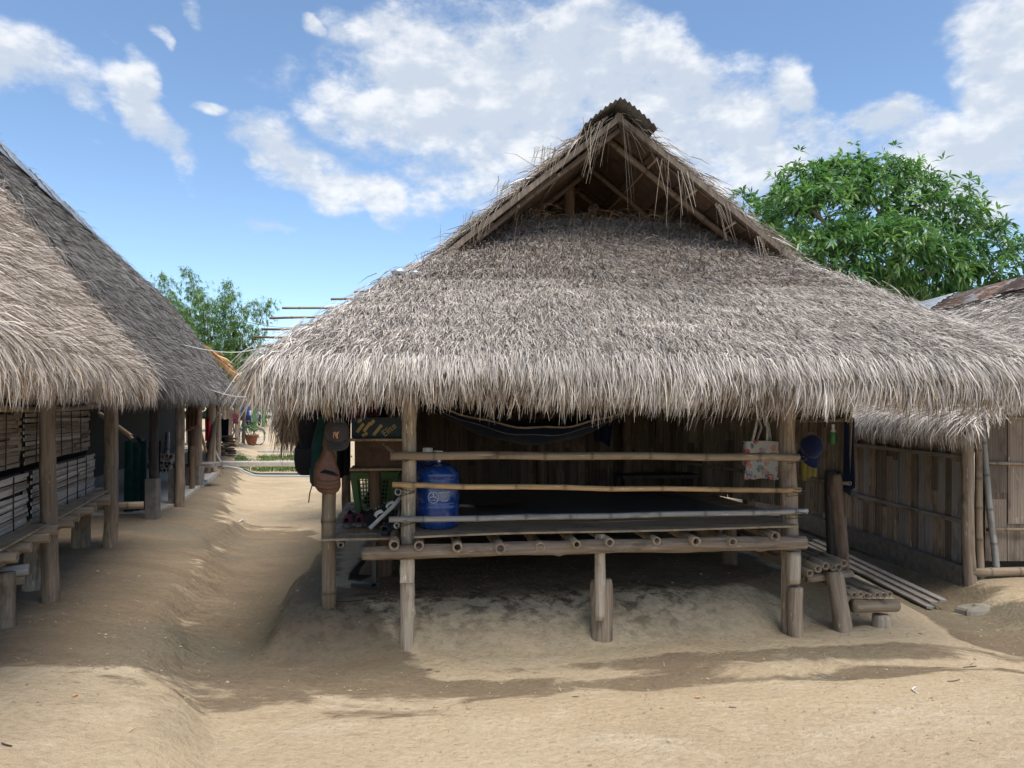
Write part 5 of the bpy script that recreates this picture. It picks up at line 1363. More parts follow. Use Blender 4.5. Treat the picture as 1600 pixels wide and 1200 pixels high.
# woods that close the horizon
N = 2400
wx = RNG.uniform(-130, 130, N); wy = RNG.uniform(88, 104, N); wt = 3.5 + 3.0 * fbm(wx * .09, wx * 0, 4); wz = RNG.uniform(0, 1, N) * wt
leaf_cloud('treeline', np.stack([wx, wy, wz], 1), norm(np.stack([RNG.normal(0, 1, N), RNG.normal(-.5, .6, N), RNG.normal(.4, .5, N)], 1)), None, 'treeline_leaf', 6, (.8, 1.5), (.4, .8), .5, np.clip(RNG.normal(.4, .25, N), 0, 1))
tl = bpy.data.objects['treeline']; tag(tl, 'distant mass of green trees beyond the village', 'trees', None, 'stuff')

# ------------------------------------------------------------------ far end of the alley
wf = thing('grey_shed', at(440, 650, 68), 'dark grey shed wall far beyond the motorbike rider', 'shed')
sa = at(424, 655, 68); 
G().box((sa.x + 4.2, 68.6, 1.0), (8.6, .15, 3.0)).obj('wall', 'wall_far', wf)
G().box((sa.x + 4.2, 69.8, 2.62), (9.6, 3.4, .12)).obj('roof', 'metal_galvanised', wf)
for k in range(4): G().box((sa.x - .1 + k * 2.8, 68.3, 1.25), (.12, .12, 2.7)).obj('post', 'pipe_pale', wf)
P = []
for i in range(7):
    P.append([at(375 + 15 * (j / 8), 630 + 4.0 * i + 1.2 * math.sin(j * 1.7 + i), 50 + .3 * math.sin(j * 2 + i * .7)) for j in range(9)])
tag(solid_sheet(P, .01).obj('blue_tarp', 'tarp_blue', None, None, True), 'bright blue tarp hung at the end of the left-hand eaves', 'tarp')
P = []
for i in range(6):
    P.append([at(389 + 16 * (j / 8) - i * .5, 645 + 3.0 * i + 1.5 * math.sin(j * .8 + 2), 58 + .3 * math.sin(j * 1.5 + i)) for j in range(9)])
tag(solid_sheet(P, .01).obj('pale_tarp', 'tarp_pale', None, None, True), 'pale green sheet between the blue tarp and the motorbike rider', 'tarp')

# motorbike and rider coming up the alley
def ring_pts(c, r, ax1, ax2, n=20): return [c + ax1 * r * math.cos(t) + ax2 * r * math.sin(t) for t in np.linspace(0, 2 * math.pi, n + 1)]
mb = at(405, 663, 60); mb.z = 0
X_, Y_ = Vector((1, 0, 0)), Vector((0, 1, 0))
moto = thing('motorbike', mb, 'dark motorbike seen head-on at the far end of the alley', 'motorbike')
for dy in (0, 1.25):
    w_ = G(); w_.tube(ring_pts(mb + Vector((0, dy, .29)), .25, Y_, UP), .06, 8, False); wh = w_.obj('wheel', 'rubber_black', moto, None, True)
    G().tube(ring_pts(mb + Vector((0, dy, .29)), .19, Y_, UP), .02, 6, False).obj('rim', 'rim_steel', wh, None, True)
g = G(); g.tube([mb + Vector((0, .05, .3)), mb + Vector((0, .2, .7)), mb + Vector((0, .3, .98))], [.07, .1, .09], 8); g.obj('fork', 'paint_dark', moto, None, True)
g = G(); g.tube([mb + Vector((0, .12, .62)), mb + Vector((0, .3, .80)), mb + Vector((0, .8, .62)), mb + Vector((0, 1.5, .78))], [.17, .21, .2, .13], 10); g.obj('body', 'paint_dark', moto, None, True)
g = G(); g.tube([mb + Vector((-.34, .42, 1.02)), mb + Vector((0, .3, .98)), mb + Vector((.34, .42, 1.02))], .02, 6); g.obj('handlebar', 'paint_dark', moto, None, True)
g = G(); g.lathe([(0, 0), (.09, .01), (.10, .05), (.06, .12), (0, .13)], 14); o = g.obj_local('headlight', 'white_plastic', basis(mb + Vector((0, .2, .92)), X_, UP, -Y_), moto, True)
G().tube([mb + Vector((0, .45, .78)), mb + Vector((0, 1.0, .80)), mb + Vector((0, 1.4, .84))], [.12, .14, .10], 8, True, .5).obj('seat', 'rubber_black', moto, None, True)
def skin_body(name, joints, edges, radii, mat, parent, origin):
    me = bpy.data.meshes.new(name); origin = Vector(origin)
    me.from_pydata([tuple(Vector(j) - origin) for j in joints], edges, [])
    o = link(name, me, Matrix.Translation(origin), parent)
    md = o.modifiers.new('skin', 'SKIN'); md.use_smooth_shade = True
    for i, r in enumerate(radii): me.skin_vertices[0].data[i].radius = (r, r)
    me.skin_vertices[0].data[0].use_root = True
    sb = o.modifiers.new('sub', 'SUBSURF'); sb.levels = 1; sb.render_levels = 2
    me.materials.append(MATS[mat]); return o
rd = thing('person', mb + Vector((0, .8, .78)), 'person in dark clothes and pale helmet riding the motorbike far down the alley', 'person')
R0 = mb + Vector((0, .85, .86))
J = [R0, R0 + Vector((0, -.05, .25)), R0 + Vector((0, -.10, .46)), R0 + Vector((0, -.12, .58)), R0 + Vector((-.20, -.09, .44)), R0 + Vector((-.34, -.22, .22)), R0 + Vector((-.33, -.44, .17)), R0 + Vector((.20, -.09, .44)), R0 + Vector((.34, -.22, .22)), R0 + Vector((.33, -.44, .17)),
     R0 + Vector((-.13, -.05, -.03)), R0 + Vector((-.30, -.42, -.12)), R0 + Vector((-.36, -.30, -.52)), R0 + Vector((-.44, -.36, -.82)), R0 + Vector((.13, -.05, -.03)), R0 + Vector((.30, -.42, -.12)), R0 + Vector((.36, -.30, -.52)), R0 + Vector((.44, -.36, -.82))]
Eb = [(0, 1), (1, 2), (2, 3), (2, 4), (4, 5), (5, 6), (2, 7), (7, 8), (8, 9), (0, 10), (10, 11), (11, 12), (12, 13), (0, 14), (14, 15), (15, 16), (16, 17)]
skin_body('body', J, Eb, [.15, .16, .13, .06, .07, .055, .04, .07, .055, .04, .10, .08, .06, .05, .10, .08, .06, .05], 'cloth_black', rd, R0)
g = G(); g.lathe([(0, -.13), (.055, -.11), (.075, -.05), (.08, .02), (.075, .08), (.04, .12), (0, .13)], 14); hd = g.obj_local('head', 'skin', Matrix.Translation(R0 + Vector((0, -.15, .72))), rd, True)
g = G(); g.lathe([(.125, -.04), (.13, .02), (.12, .09), (.08, .14), (0, .16)], 16); g.obj_local('helmet', 'white_plastic', Matrix.Translation(R0 + Vector((0, -.14, .74))), rd, True)
g = G(); g.box((0, 0, 0), (.3, .05, .22), Matrix.Translation(R0 + Vector((0, -.27, .28)))); g.obj('chest_bag', 'leather_brown', rd)

# bicycle by the long house
bk = at(373, 697, 28.5); bk.z = 0
bike = thing('bicycle', bk, 'old bicycle parked by the end post of the long house', 'bicycle')
fd = Vector((.45, .89, 0)); fd.normalize()
for k, d_ in enumerate((0, 1.0)):
    c = bk + fd * d_ + UP * .33
    w_ = G(); w_.tube(ring_pts(c, .31, fd, UP, 26), .022, 6, False); wh = w_.obj('wheel', 'rubber_black', bike, None, True)
    G().tube(ring_pts(c, .285, fd, UP, 26), .016, 6, False).obj('rim', 'rim_steel', wh, None, True)
    sp_g = G()
    for t in np.linspace(0, 2 * math.pi, 13)[:-1]: sp_g.tube([c, c + fd * .28 * math.cos(t) + UP * .28 * math.sin(t)], .004, 4)
    sp_g.obj('spokes', 'rim_steel', wh)
fp = {k: bk + fd * a + UP * z_ for k, a, z_ in (('f', 0, .33), ('h', .16, .86), ('s', .66, .80), ('b', .58, .32), ('r', 1.0, .33), ('t', .62, .62))}
for a, b_ in (('f', 'h'), ('h', 'b'), ('h', 't'), ('b', 's'), ('b', 'r'), ('t', 'r')): G().tube([fp[a], fp[b_]], .018, 6).obj('frame_tube', 'paint_teal', bike, None, True)
G().tube([fp['s'] - fd * .1 + UP * .04, fp['s'] + UP * .05, fp['s'] + fd * .14 + UP * .05], [.03, .06, .09], 8, True, .5).obj('saddle', 'rubber_black', bike, None, True)
sx_ = fd.cross(UP); G().tube([fp['h'] + sx_ * .28 + fd * .1 + UP * .1, fp['h'] + UP * .1, fp['h'] - sx_ * .28 + fd * .1 + UP * .1], .014, 6).obj('handlebar', 'rim_steel', bike, None, True)
for d_ in (0, 1.0): 
    c = bk + fd * d_ + UP * .33; G().tube([c + fd * .36 * math.cos(t) + UP * .36 * math.sin(t) for t in np.linspace(.3, 2.4, 12)], .022, 6, True, .4).obj('mudguard', 'paint_teal', bike, None, True)
# flower pot
fpz = at(393, 697, 28); fpz.z = 0
pot = thing('flower_pot', fpz, 'terracotta pot with a small leafy plant standing in the alley', 'flower pot')
G().lathe([(0, 0), (.14, 0), (.12, .05), (.11, .12), (.16, .16), (.23, .42), (.25, .42), (.25, .47), (.20, .47), (.19, .40), (0, .39)], 18, fpz).obj('pot', 'terracotta', pot, None, True)
pp = np.array([tuple(fpz + Vector((random.gauss(0, .13), random.gauss(0, .13), .55 + abs(random.gauss(0, .15))))) for _ in range(40)])
leaf_cloud('plant', pp, norm(pp - np.array([fpz.x, fpz.y, .35])), pot, 'bamboo_leaf', 5, (.08, .16), (.03, .05), .4, np.full(40, .7))
# chair heaped with things
ch = at(383, 672, 38); ch.z = 0
chair = thing('plastic_chair', ch, 'white plastic chair with dark clothes on it, beyond the bicycle', 'chair')
for sx in (-.2, .2):
    for sy in (-.2, .2): G().tube([ch + Vector((sx * 1.15, sy * 1.15, 0)), ch + Vector((sx, sy, .44))], .025, 6).obj('leg', 'white_plastic', chair)
G().box((ch.x, ch.y, .45), (.46, .46, .03)).obj('seat', 'white_plastic', chair)
P = [[ch + Vector((-.22 + .44 * j / 4, .2 + .1 * i / 4 - .04 * math.sin(math.pi * j / 4) * -1, .47 + .45 * i / 4)) for j in range(5)] for i in range(5)]
solid_sheet(P, .02).obj('backrest', 'white_plastic', chair, None, True)
cl = G(); cl.tube([ch + Vector((-.3, 0, .9)), ch + Vector((-.1, .05, 1.0)), ch + Vector((.12, .05, .92)), ch + Vector((.2, 0, .6))], [.1, .2, .2, .12], 9); tag(cl.obj('clothes_heap', 'cloth_navy', None, None, True), 'dark clothes heaped over the white plastic chair', 'clothes')

# ------------------------------------------------------------------ things on and around the main house
def bottle_profile(s=1.0):
    return [(0, 0), (.105, 0), (.128, .012), (.135, .04), (.137, .075), (.133, .115), (.1375, .125), (.139, .15), (.134, .158), (.134, .172), (.139, .18), (.139, .215), (.139, .30), (.1345, .308), (.1345, .32), (.139, .328), (.137, .352), (.118, .378), (.085, .398), (.05, .408), (.034, .415), (.030, .425), (.030, .455)]
def jug(c, label, printed):
    j = thing('water_jug', c, label, 'water jug')
    G().lathe(bottle_profile(), 40, c).obj('body', 'jug_blue', j, None, True)
    cap = G().lathe([(.033, .440), (.0345, .443), (.0345, .484), (.031, .489), (0, .490)], 24, c).obj('cap', 'white_plastic', j, None, True)
    if printed:
        G().box((c[0] + .012, c[1] - .034, c[2] + .43), (.016, .003, .024)).obj('cap_tab', 'white_plastic', cap)
        def wrap(V, ang, zc, R=.1402):
            out = []
            for v in V:
                t = ang + v.x / R; out.append(Vector((c[0] + R * math.sin(t), c[1] - R * math.cos(t), c[2] + zc + v.y)))
            return out
        def stroke(g, pts, wd):
            for a, b_ in zip(pts, pts[1:]):
                a, b_ = Vector((a[0], a[1], 0)), Vector((b_[0], b_[1], 0)); d_ = (b_ - a); n_ = Vector((-d_.y, d_.x, 0)).normalized() * wd / 2
                k = max(1, int(d_.length / .008)); 
                for i in range(k):
                    p, q = a + d_ * (i / k), a + d_ * ((i + 1) / k); g.add([p - n_, q - n_, q + n_, p + n_], [(0, 1, 2, 3)])
        g = G(); stroke(g, [(.034 * math.cos(t), .034 * math.sin(t)) for t in np.linspace(0, 2 * math.pi, 33)], .0032)
        stroke(g, [(-.028, -.010), (-.016, .006), (-.010, .0), (0, .012), (.008, .0), (.015, .006), (.028, -.010)], .0028); stroke(g, [(0, .012), (0, .022)], .0028)
        stroke(g, [(.004 * math.cos(t), .021 + .005 * math.sin(t)) for t in np.linspace(0, 2 * math.pi, 9)], .003)
        for k in range(9): stroke(g, [(-.022 + k * .0055, -.0165), (-.0195 + k * .0055, -.0165)], .005)
        mesh_obj('printed_emblem', wrap(g.V, -.10, .205), g.F, 'print_white', j)
        g = G(); rr = random.Random(3)
        for r_, (yy, wdt, th_) in enumerate([(.024, .072, .009), (.012, .060, .0035), (.005, .064, .0035), (-.002, .05, .0035), (-.009, .054, .0035), (-.017, .064, .003), (-.027, .040, .006)]):
            x_ = -wdt / 2
            while x_ < wdt / 2:
                w_ = rr.uniform(.003, .007); sl = .002 if r_ == 0 else 0
                if r_ == 0:
                    stroke(g, [(x_, yy - th_ / 2), (x_ + sl, yy + th_ / 2), (x_ + w_ * .8, yy + th_ * .45), (x_ + w_ * .8 - sl, yy - th_ / 2)], .0018)
                else: stroke(g, [(x_, yy), (x_ + w_, yy)], th_ * .7)
                x_ += w_ + rr.uniform(.0015, .003)
        mesh_obj('printed_text', wrap(g.V, .40, .21), g.F, 'print_white', j)
        G().lathe([(0, 0), (.014, 0), (.014, .002), (.010, .003)], 16).obj_local('moulded_badge', 'cloth_navy', basis(Vector((c[0], c[1] - .1385, c[2] + .065)), X_, UP, -Y_), j, True)
    return j
jc = hp(684, 839, .15); jc.z = .728
jug(jc, 'blue water jug with white print behind the bamboo rails', True)
jc2 = hp(668, 830, .52); jc2.z = .728
jug(jc2, 'second blue water jug standing behind the printed one, only its cap clear', False)

# grey floor mat
P = []
for i in range(9):
    row = []
    for j in range(15):
        f, h_ = j / 14, i / 8
        ua = .30 + .35 * h_ * h_ * 0; u_ = ua + (2.42 - ua - .12 * h_) * f; v_ = .50 + 1.72 * h_
        row.append(Lc(u_, v_, .733 + .004 * math.sin(f * 9 + h_ * 5)))
    P.append(row)
tag(solid_sheet(P, .004).obj('floor_mat', 'lino', None, None, True), 'smooth dark grey floor mat covering the raised bamboo floor', 'mat')
# broom on the mat
brm = thing('broom', hp(760, 770, 1.3), 'flat grass broom lying on the grey mat behind the water jug', 'broom')
bq = hp(742, 790, 1.0); bq.z = .75
st = Strands(); n_ = 240; b0_ = np.array([tuple(bq)]).repeat(n_, 0) + RNG.normal(0, .012, (n_, 3)) * np.array([1, 1, .3]); d = norm(np.stack([np.ones(n_), RNG.uniform(-.1, .42, n_), RNG.uniform(.0, .06, n_)], 1)); Lg = RNG.uniform(.3, .52, n_)
st.d.append((b0_, b0_ + d * (Lg * .5)[:, None], b0_ + d * Lg[:, None], norm(np.cross(d, np.array([0, 0, 1.0])[None])), RNG.uniform(.004, .008, n_), pick(BROWN, n_))); st.build('bristles', brm)
pole('handle', bq, bq + Vector((-.75, -.05, .03)), .012, 'bamboo_weathered', brm)

# hammock
ham = thing('hammock', hp(800, 700, 1.3), 'dark blue cloth hammock slung across the porch under the thatch', 'hammock')
hA, hB = hp(655, 628, 1.1), hp(985, 640, 1.5)
P = []
for i in range(25):
    t = i / 24; row = []
    c = hA.lerp(hB, t) - UP * (.31 * math.sin(math.pi * t) ** .9)
    wd = .30 * math.sin(math.pi * min(1, max(0, t))) ** .6 + .02
    for j in range(9):
        f = j / 8 - .5; row.append(c + HV * (f * 2 * wd) + UP * (abs(f) * 2) ** 2 * (.20 - .06 * (f < 0)) * math.sin(math.pi * t) ** .7 + UP * .008 * math.sin(i * 1.1 + j))
    P.append(row)
body_h = solid_sheet(P, .004).obj('hammock_cloth', 'cloth_navy', ham, None, True)
for jj, mt in ((0, 'cloth_tan'), (1, 'cloth_grey')):
    g = G(); g.tube([P[i][jj] - HV * .006 + UP * .004 for i in range(1, 24)], .008 if jj == 0 else .005, 5); g.obj('edge_stripe', mt, body_h, None, True)
for a, b_ in ((hA, hp(640, 600, 1.0)), (hB, hp(1040, 600, 1.7))): G().tube([a, b_ + UP * .05], .006, 5).obj('rope', 'cloth_tan', ham)
sh = drape('hung_cloth', hp(925, 650, 1.55), hp(958, 655, 1.5), .22, 'cloth_navy', 'dark navy cloth hanging over the foot of the hammock', 'cloth', None, 2, .03, None, .7, 12)

# low dark table against the back wall
tb = thing('low_table', hp(1020, 760, 2.1), 'low dark wooden table against the back wall of the porch', 'table')
tc_ = hp(1025, 752, 2.12)
G().box((0, 0, 0), (.72, .34, .03), basis(Vector((tc_.x, tc_.y, .86)), HU, HV, UP)).obj('table_top', 'log_dark', tb)
for a in (-.32, .32):
    for b_ in (-.13, .13): G().box((0, 0, 0), (.04, .04, .12), basis(Vector((tc_.x, tc_.y, .785)) + HU * a + HV * b_, HU, HV, UP)).obj('leg', 'log_dark', tb)

# floral tote bag
tq = hp(1189, 748, 1.2)
tote = thing('tote_bag', tq, 'white cotton tote bag with red and blue flower print hung on the side wall', 'bag')
def bag_body(c, w0, w1, h, d, n=14, m_=9, sag=.06):
    g = G(); R_ = []
    for i in range(m_):
        f = i / (m_ - 1); ww = w0 + (w1 - w0) * f; dd = d * (math.sin(math.pi * min(1, .35 + f * .6)))
        row = []
        for k in range(n * 2):
            t = 2 * math.pi * k / (n * 2); x_ = math.copysign(abs(math.cos(t)) ** .6, math.cos(t)) * ww / 2; y_ = math.copysign(abs(math.sin(t)) ** .8, math.sin(t)) * dd / 2
            row.append(c + Vector((x_ + .008 * math.sin(f * 9 + k), y_ + .012 * math.sin(k * 1.3 + f * 5), h * (1 - f) - sag * .35 * math.cos(t) ** 2 * (1 - abs(f - .5)) + .006 * math.sin(k * 2.1) * f)))
        R_.append(row + [row[0]])
    g.grid(R_); g.F.append(tuple((m_ - 1) * (n * 2 + 1) + k for k in range(n * 2))); return g
bag_body(tq + UP * .0, .30, .27, .31, .10).obj('bag_body', 'cloth_floral', tote, None, True)
for sx in (-.06, .06):
    G().tube([tq + Vector((sx - .02, -.03, .30)), tq + Vector((sx * .8, -.02, .42)), tq + Vector((sx * .5, .0, .52)), tq + Vector((sx * .5 + .04, .02, .42)), tq + Vector((sx + .03, .03, .30))], .012, 6, True, .35).obj('strap', 'cloth_white', tote, None, True)
cp = G(); cq = hp(1198, 697, 1.72)
# blue caps and cloths by the right front post
def cap_hat(name, c, mat, label, face, tilt=0.0, size=1.0, hang=True, logo=None):
    """baseball cap hung crown up, peak pointing down towards the viewer"""
    t_ = thing(name, c, label, 'cap')
    Rm = Matrix.Translation(Vector(c)) @ Matrix.Rotation(face, 4, 'Z') @ Matrix.Rotation(tilt, 4, 'X')
    g = G(); R_ = []
    for i in range(8):
        f = i / 7; a = f * math.pi / 2; row = []
        for k in range(25):
            t = 2 * math.pi * k / 24
            row.append(Rm @ Vector((.086 * size * math.cos(a * .98) ** .8 * math.cos(t), .10 * size * math.cos(a * .98) ** .8 * math.sin(t), .125 * size * math.sin(a) + .004 * math.sin(t * 6) * (1 - f))))
        R_.append(row)
    cr = solid_sheet(R_, .003).obj('crown', mat, t_, None, True)
    P = []
    for i in range(6):
        f = i / 5; row = []
        for k in range(13):
            t = math.pi + math.pi * k / 12; ex = .078 * f
            row.append(Rm @ Vector((.087 * size * math.cos(t) * (1 - .1 * f), (.099 + ex) * size * math.sin(t) * (1 if True else 0), -.012 * f - .05 * f * math.cos(t) ** 2 * size)))
        P.append(row)
    solid_sheet(P, .004).obj('peak', mat, t_, None, True)
    G().lathe([(.008, 0), (.006, .004), (0, .006)], 8).obj_local('button', mat, Rm @ Matrix.Translation((0, 0, .126 * size)), cr, True)
    if logo:
        for s_, dx_, sc_ in logo:
            V, F = text_mesh(s_, .062 * size * sc_)
            W_ = []
            for v in V:
                ang = -math.pi / 2 + (v.x + dx_) / .088; zz = .058 * size + v.y; rr_ = math.cos(math.asin(min(.98, max(0, zz / (.125 * size)))) * .98) ** .8
                W_.append(Rm @ Vector(((.086 * rr_ + .003) * size * math.cos(ang), (.10 * rr_ + .003) * size * math.sin(ang), zz)))
            mesh_obj('emblem_letter', W_, F, 'logo_orange', cr)
    return t_
# grey cap on the outer post
cap_hat('baseball_cap', at(527, 680, 4.72), 'cap_grey', 'grey baseball cap with orange letter emblem hung on the outer bamboo post', rad(8), rad(32), .86, True, [('N', -.004, 1.0), ('Y', .008, 1.1)])
cap_hat('baseball_cap', hp(1266, 700, -.02), 'cloth_blue', 'dark blue cap hung beside the right front post', rad(12), rad(60), .8)
drape('hung_cloth', hp(1252, 688, .25), hp(1277, 690, .25), .26, 'cloth_yellow', 'dull yellow cloth hanging below the blue cap', 'cloth', None, 3, .012, None, .95, 21)
drape('hung_cloth', hp(1318, 655, .5), hp(1334, 655, .5), .52, 'cloth_navy', 'long dark navy garment hanging at the outer end of the side wall', 'clothes', None, 2, .03, None, .8, 22)
drape('hung_cloth', hp(1318, 650, .62), hp(1331, 650, .62), .24, 'cloth_maroon', 'dark red cloth tucked behind the long navy garment', 'cloth', None, 2, .02, None, .9, 23)
bq_ = hp(1302, 694, .62)
bt = thing('detergent_bottle', bq_, 'small green bottle with a white neck standing on the side wall rail', 'bottle')
G().lathe([(0, 0), (.026, 0), (.028, .01), (.028, .075), (.024, .09)], 16, bq_).obj('body', 'bottle_green', bt, None, True); G().lathe([(.024, .09), (.012, .115), (.011, .13), (.014, .131), (.014, .15), (0, .151)], 16, bq_).obj('neck', 'white_plastic', bt, None, True)

# brown sling bag
sb = at(515, 772, 4.70)
sl = thing('sling_bag', sb, 'brown leather sling bag hanging below the grey cap on the outer post', 'bag')
g = G(); R_ = []
outl = [(-.02, .30, .018), (-.01, .27, .03), (-.012, .23, .045), (-.02, .19, .062), (-.018, .14, .078), (-.014, .09, .082), (-.01, .05, .078), (-.006, .02, .062), (0, .0, .03)]
for cxx, z_, hw in outl:
    R_.append([sb + Vector((cxx + hw * math.cos(t) * (1 if math.cos(t) > 0 else 1.05), .038 * math.sin(t) * (hw / .08) ** .5 + .004 * math.sin(z_ * 60 + t * 2), z_ + .004 * math.sin(t * 3))) for t in np.linspace(0, 2 * math.pi, 21)])
g.grid(R_[::-1]); bodyb = g.obj('bag_body', 'leather_brown', sl, None, True)
G().tube([sb + Vector((-.05, -.037, .135)), sb + Vector((-.02, -.046, .142)), sb + Vector((.03, -.046, .13)), sb + Vector((.06, -.03, .115))], [.004, .012, .012, .004], 8, True, .5).obj('pocket_opening', 'cloth_black', bodyb, None, True)
for z_ in (.10, .075, .05): G().tube([sb + Vector((.0 + .075 * math.sin(t), -.042 * math.cos(t) - .003, z_ - .02 * math.cos(t))) for t in np.linspace(-1.2, 1.2, 10)], .0022, 5).obj('seam', 'leather_brown', bodyb, None, True)
G().tube([sb + Vector((-.02, 0, .29)), sb + Vector((-.01, .02, .40)), sb + Vector((.005, .03, .47))], [.026, .024, .02], 8, True, .3).obj('strap', 'leather_brown', sl, None, True)
# black backpack and green bag
bp = at(481, 742, 4.95)
bpk = thing('backpack', bp, 'black backpack hanging under the eave left of the green bag', 'backpack')
g = G(); R_ = []
for z_, hw, dp in [(.0, .05, .04), (.03, .075, .07), (.10, .085, .09), (.17, .08, .085), (.21, .06, .06), (.26, .065, .06), (.36, .075, .06), (.44, .07, .05), (.48, .03, .02)]:
    R_.append([bp + Vector((hw * math.copysign(abs(math.cos(t)) ** .7, math.cos(t)) + .1 * max(0, z_ - .2) , dp * math.sin(t), z_)) for t in np.linspace(0, 2 * math.pi, 19)])
g.grid(R_); bpb = g.obj('pack_body', 'cloth_black', bpk, None, True)
G().box(bp + Vector((0, -.085, .11)), (.11, .03, .12)).obj('front_pocket', 'cloth_black', bpk)
G().tube([bp + Vector((.04, -.02, .46)), bp + Vector((.07, -.03, .52)), bp + Vector((.09, 0, .46))], .008, 6).obj('handle', 'cloth_black', bpk, None, True)
gb = at(497, 760, 4.88)
gbag = thing('cloth_bag', gb, 'dark green drawstring bag hanging between the backpack and the brown sling bag', 'bag')
g = G(); R_ = []
for z_, hw, dp in [(.0, .03, .02), (.03, .05, .04), (.12, .062, .05), (.22, .06, .045), (.32, .045, .035), (.40, .03, .02), (.44, .02, .015)]:
    R_.append([gb + Vector((hw * math.cos(t) + .06 * z_ + .004 * math.sin(t * 7), dp * math.sin(t) + .005 * math.sin(t * 5 + z_ * 20), z_)) for t in np.linspace(0, 2 * math.pi, 19)])
g.grid(R_); g.obj('bag_body', 'cloth_green', gbag, None, True)
G().tube([gb + Vector((-.03, -.02, .02)), gb + Vector((-.045, -.03, -.04)), gb + Vector((-.055, -.02, -.10))], .004, 5).obj('drawstring', 'leather_brown', gbag, None, True)

# shelf with box
shf = thing('plank_shelf', hp(588, 690, .20), 'narrow wooden shelf plank fixed between the outer and front posts', 'shelf')
sh_a, sh_b = hp(543, 688, .22), hp(631, 687, .12)
e_ = (sh_b - sh_a).normalized(); n_ = e_.cross(UP).normalized()
slat_box('plank', (sh_a + sh_b) / 2 - n_ * .10, n_, UP, e_, (.24, .016, (sh_b - sh_a).length), 'board', shf, .002)
pole('bracket', hp(596, 690, .22), hp(622, 700, .02) - UP * .06, .012, 'bamboo_weathered', shf)
bxc = (sh_a + sh_b) / 2 - n_ * .12 + UP * .075
box_t = thing('cardboard_box', bxc - UP * .065, 'dark printed cardboard box with yellow stripes on the plank shelf', 'box')
Mb = basis(bxc, e_, -n_, UP)
G().box((0, 0, 0), (.335, .20, .125), Mb).obj('carton', 'cardboard_dark', box_t)
g = G()
for k, (x0, z0_, x1, z1_) in enumerate([(-.13, -.025, -.085, .03), (-.085, -.02, -.04, .035), (-.045, .02, -.015, .05), (-.095, -.05, -.06, -.03), (-.02, -.045, .035, .02), (-.125, .04, -.10, .058)]):
    d_ = Vector((x1 - x0, 0, z1_ - z0_)).normalized(); w_ = Vector((-d_.z, 0, d_.x)) * .010
    a, b_ = Vector((x0, -.1015, z0_)), Vector((x1, -.1015, z1_)); q = [a - w_, b_ - w_, b_ + w_, a + w_]
    mesh_obj('printed_stripe', [Mb @ p for p in q], [(0, 1, 2, 3)], 'stripe_yellow', box_t)
V, F = text_mesh('Elite', .06); rt = Matrix.Rotation(rad(38), 4, 'Z')
mesh_obj('lettering', [Mb @ Vector(((rt @ v).x + .085, -.1016, (rt @ v).y - .012)) for v in V], F, 'stripe_yellow', box_t)
G().box((0, 0, 0), (.325, .20, .004), Mb @ Matrix.Translation((0, 0, .066))).obj('lid', 'cardboard_dark', box_t)
pb = thing('plum_bucket', hp(572, 650, .45), 'dark plum plastic tub on the shelf behind the printed box', 'tub')
pc0 = hp(568, 656, .46); G().lathe([(0, 0), (.10, 0), (.13, .16), (.14, .16), (.14, .175), (.125, .175), (.10, .02), (0, .02)], 22, pc0).obj('tub', 'cloth_plum', pb, None, True)
bb_ = hp(595, 727, .62); cbx = thing('cardboard_box', bb_, 'plain brown cardboard carton in shade under the plank shelf', 'box')
Mc = basis(bb_ + UP * .085, HU, HV, UP)
G().box((0, 0, 0), (.34, .22, .19), Mc).obj('carton', 'cardboard_brown', cbx)
V, F = text_mesh('READY', .045); mesh_obj('lettering', [Mc @ Vector((v.x, -.1115, v.y + .03)) for v in V], F, 'soil_dark', cbx)
slat_box('shelf_board', bb_ + UP * -.018, HV, UP, HU, (.30, .016, .40), 'board', shf, .002)
# green slotted basket
gk = hp(586, 792, 1.28); gk.z = .668
bsk = thing('plastic_basket', gk, 'green slotted plastic basket on the floor wing beside the front post', 'basket')
HB_, W0, W1 = .33, .27, .36
def bk_pt(side, f, h_, in_=0.0):
    w_ = (W0 + (W1 - W0) * h_) / 2 - in_
    c = [(-w_, -w_), (w_, -w_), (w_, w_), (-w_, w_)]; a, b_ = c[side], c[(side + 1) % 4]
    return gk + HU * (a[0] + (b_[0] - a[0]) * f) + HV * (a[1] + (b_[1] - a[1]) * f) + UP * (HB_ * h_)
for side_ in range(4):
    g = G()
    for f0, f1 in ((0, .12), (.46, .54), (.88, 1)):
        g.add([bk_pt(side_, f0, 0), bk_pt(side_, f1, 0), bk_pt(side_, f1, 1), bk_pt(side_, f0, 1)], [(0, 1, 2, 3)])
    for f0 in np.linspace(.12, .88, 12):
        g.add([bk_pt(side_, f0, 0), bk_pt(side_, f0 + .016, 0), bk_pt(side_, f0 + .016, 1), bk_pt(side_, f0, 1)], [(0, 1, 2, 3)])
    for h0 in list(np.linspace(.08, .82, 9)):
        g.add([bk_pt(side_, 0, h0, .001), bk_pt(side_, 1, h0, .001), bk_pt(side_, 1, h0 + .02, .001), bk_pt(side_, 0, h0 + .02, .001)], [(0, 1, 2, 3)])
    g.add([bk_pt(side_, 0, .86, -.001), bk_pt(side_, 1, .86, -.001), bk_pt(side_, 1, 1, -.001), bk_pt(side_, 0, 1, -.001)], [(0, 1, 2, 3)])
    o = g.obj('lattice_side', 'green_plastic', bsk); md = o.modifiers.new('thick', 'SOLIDIFY'); md.thickness = .003
    G().tube([bk_pt(side_, 0, 1, -.004), bk_pt(side_, 1, 1, -.004)], .008, 6).obj('rim', 'green_plastic', bsk)
G().box((0, 0, 0), (W0, W0, .005), basis(gk + UP * .004, HU, HV, UP)).obj('base', 'green_plastic', bsk)
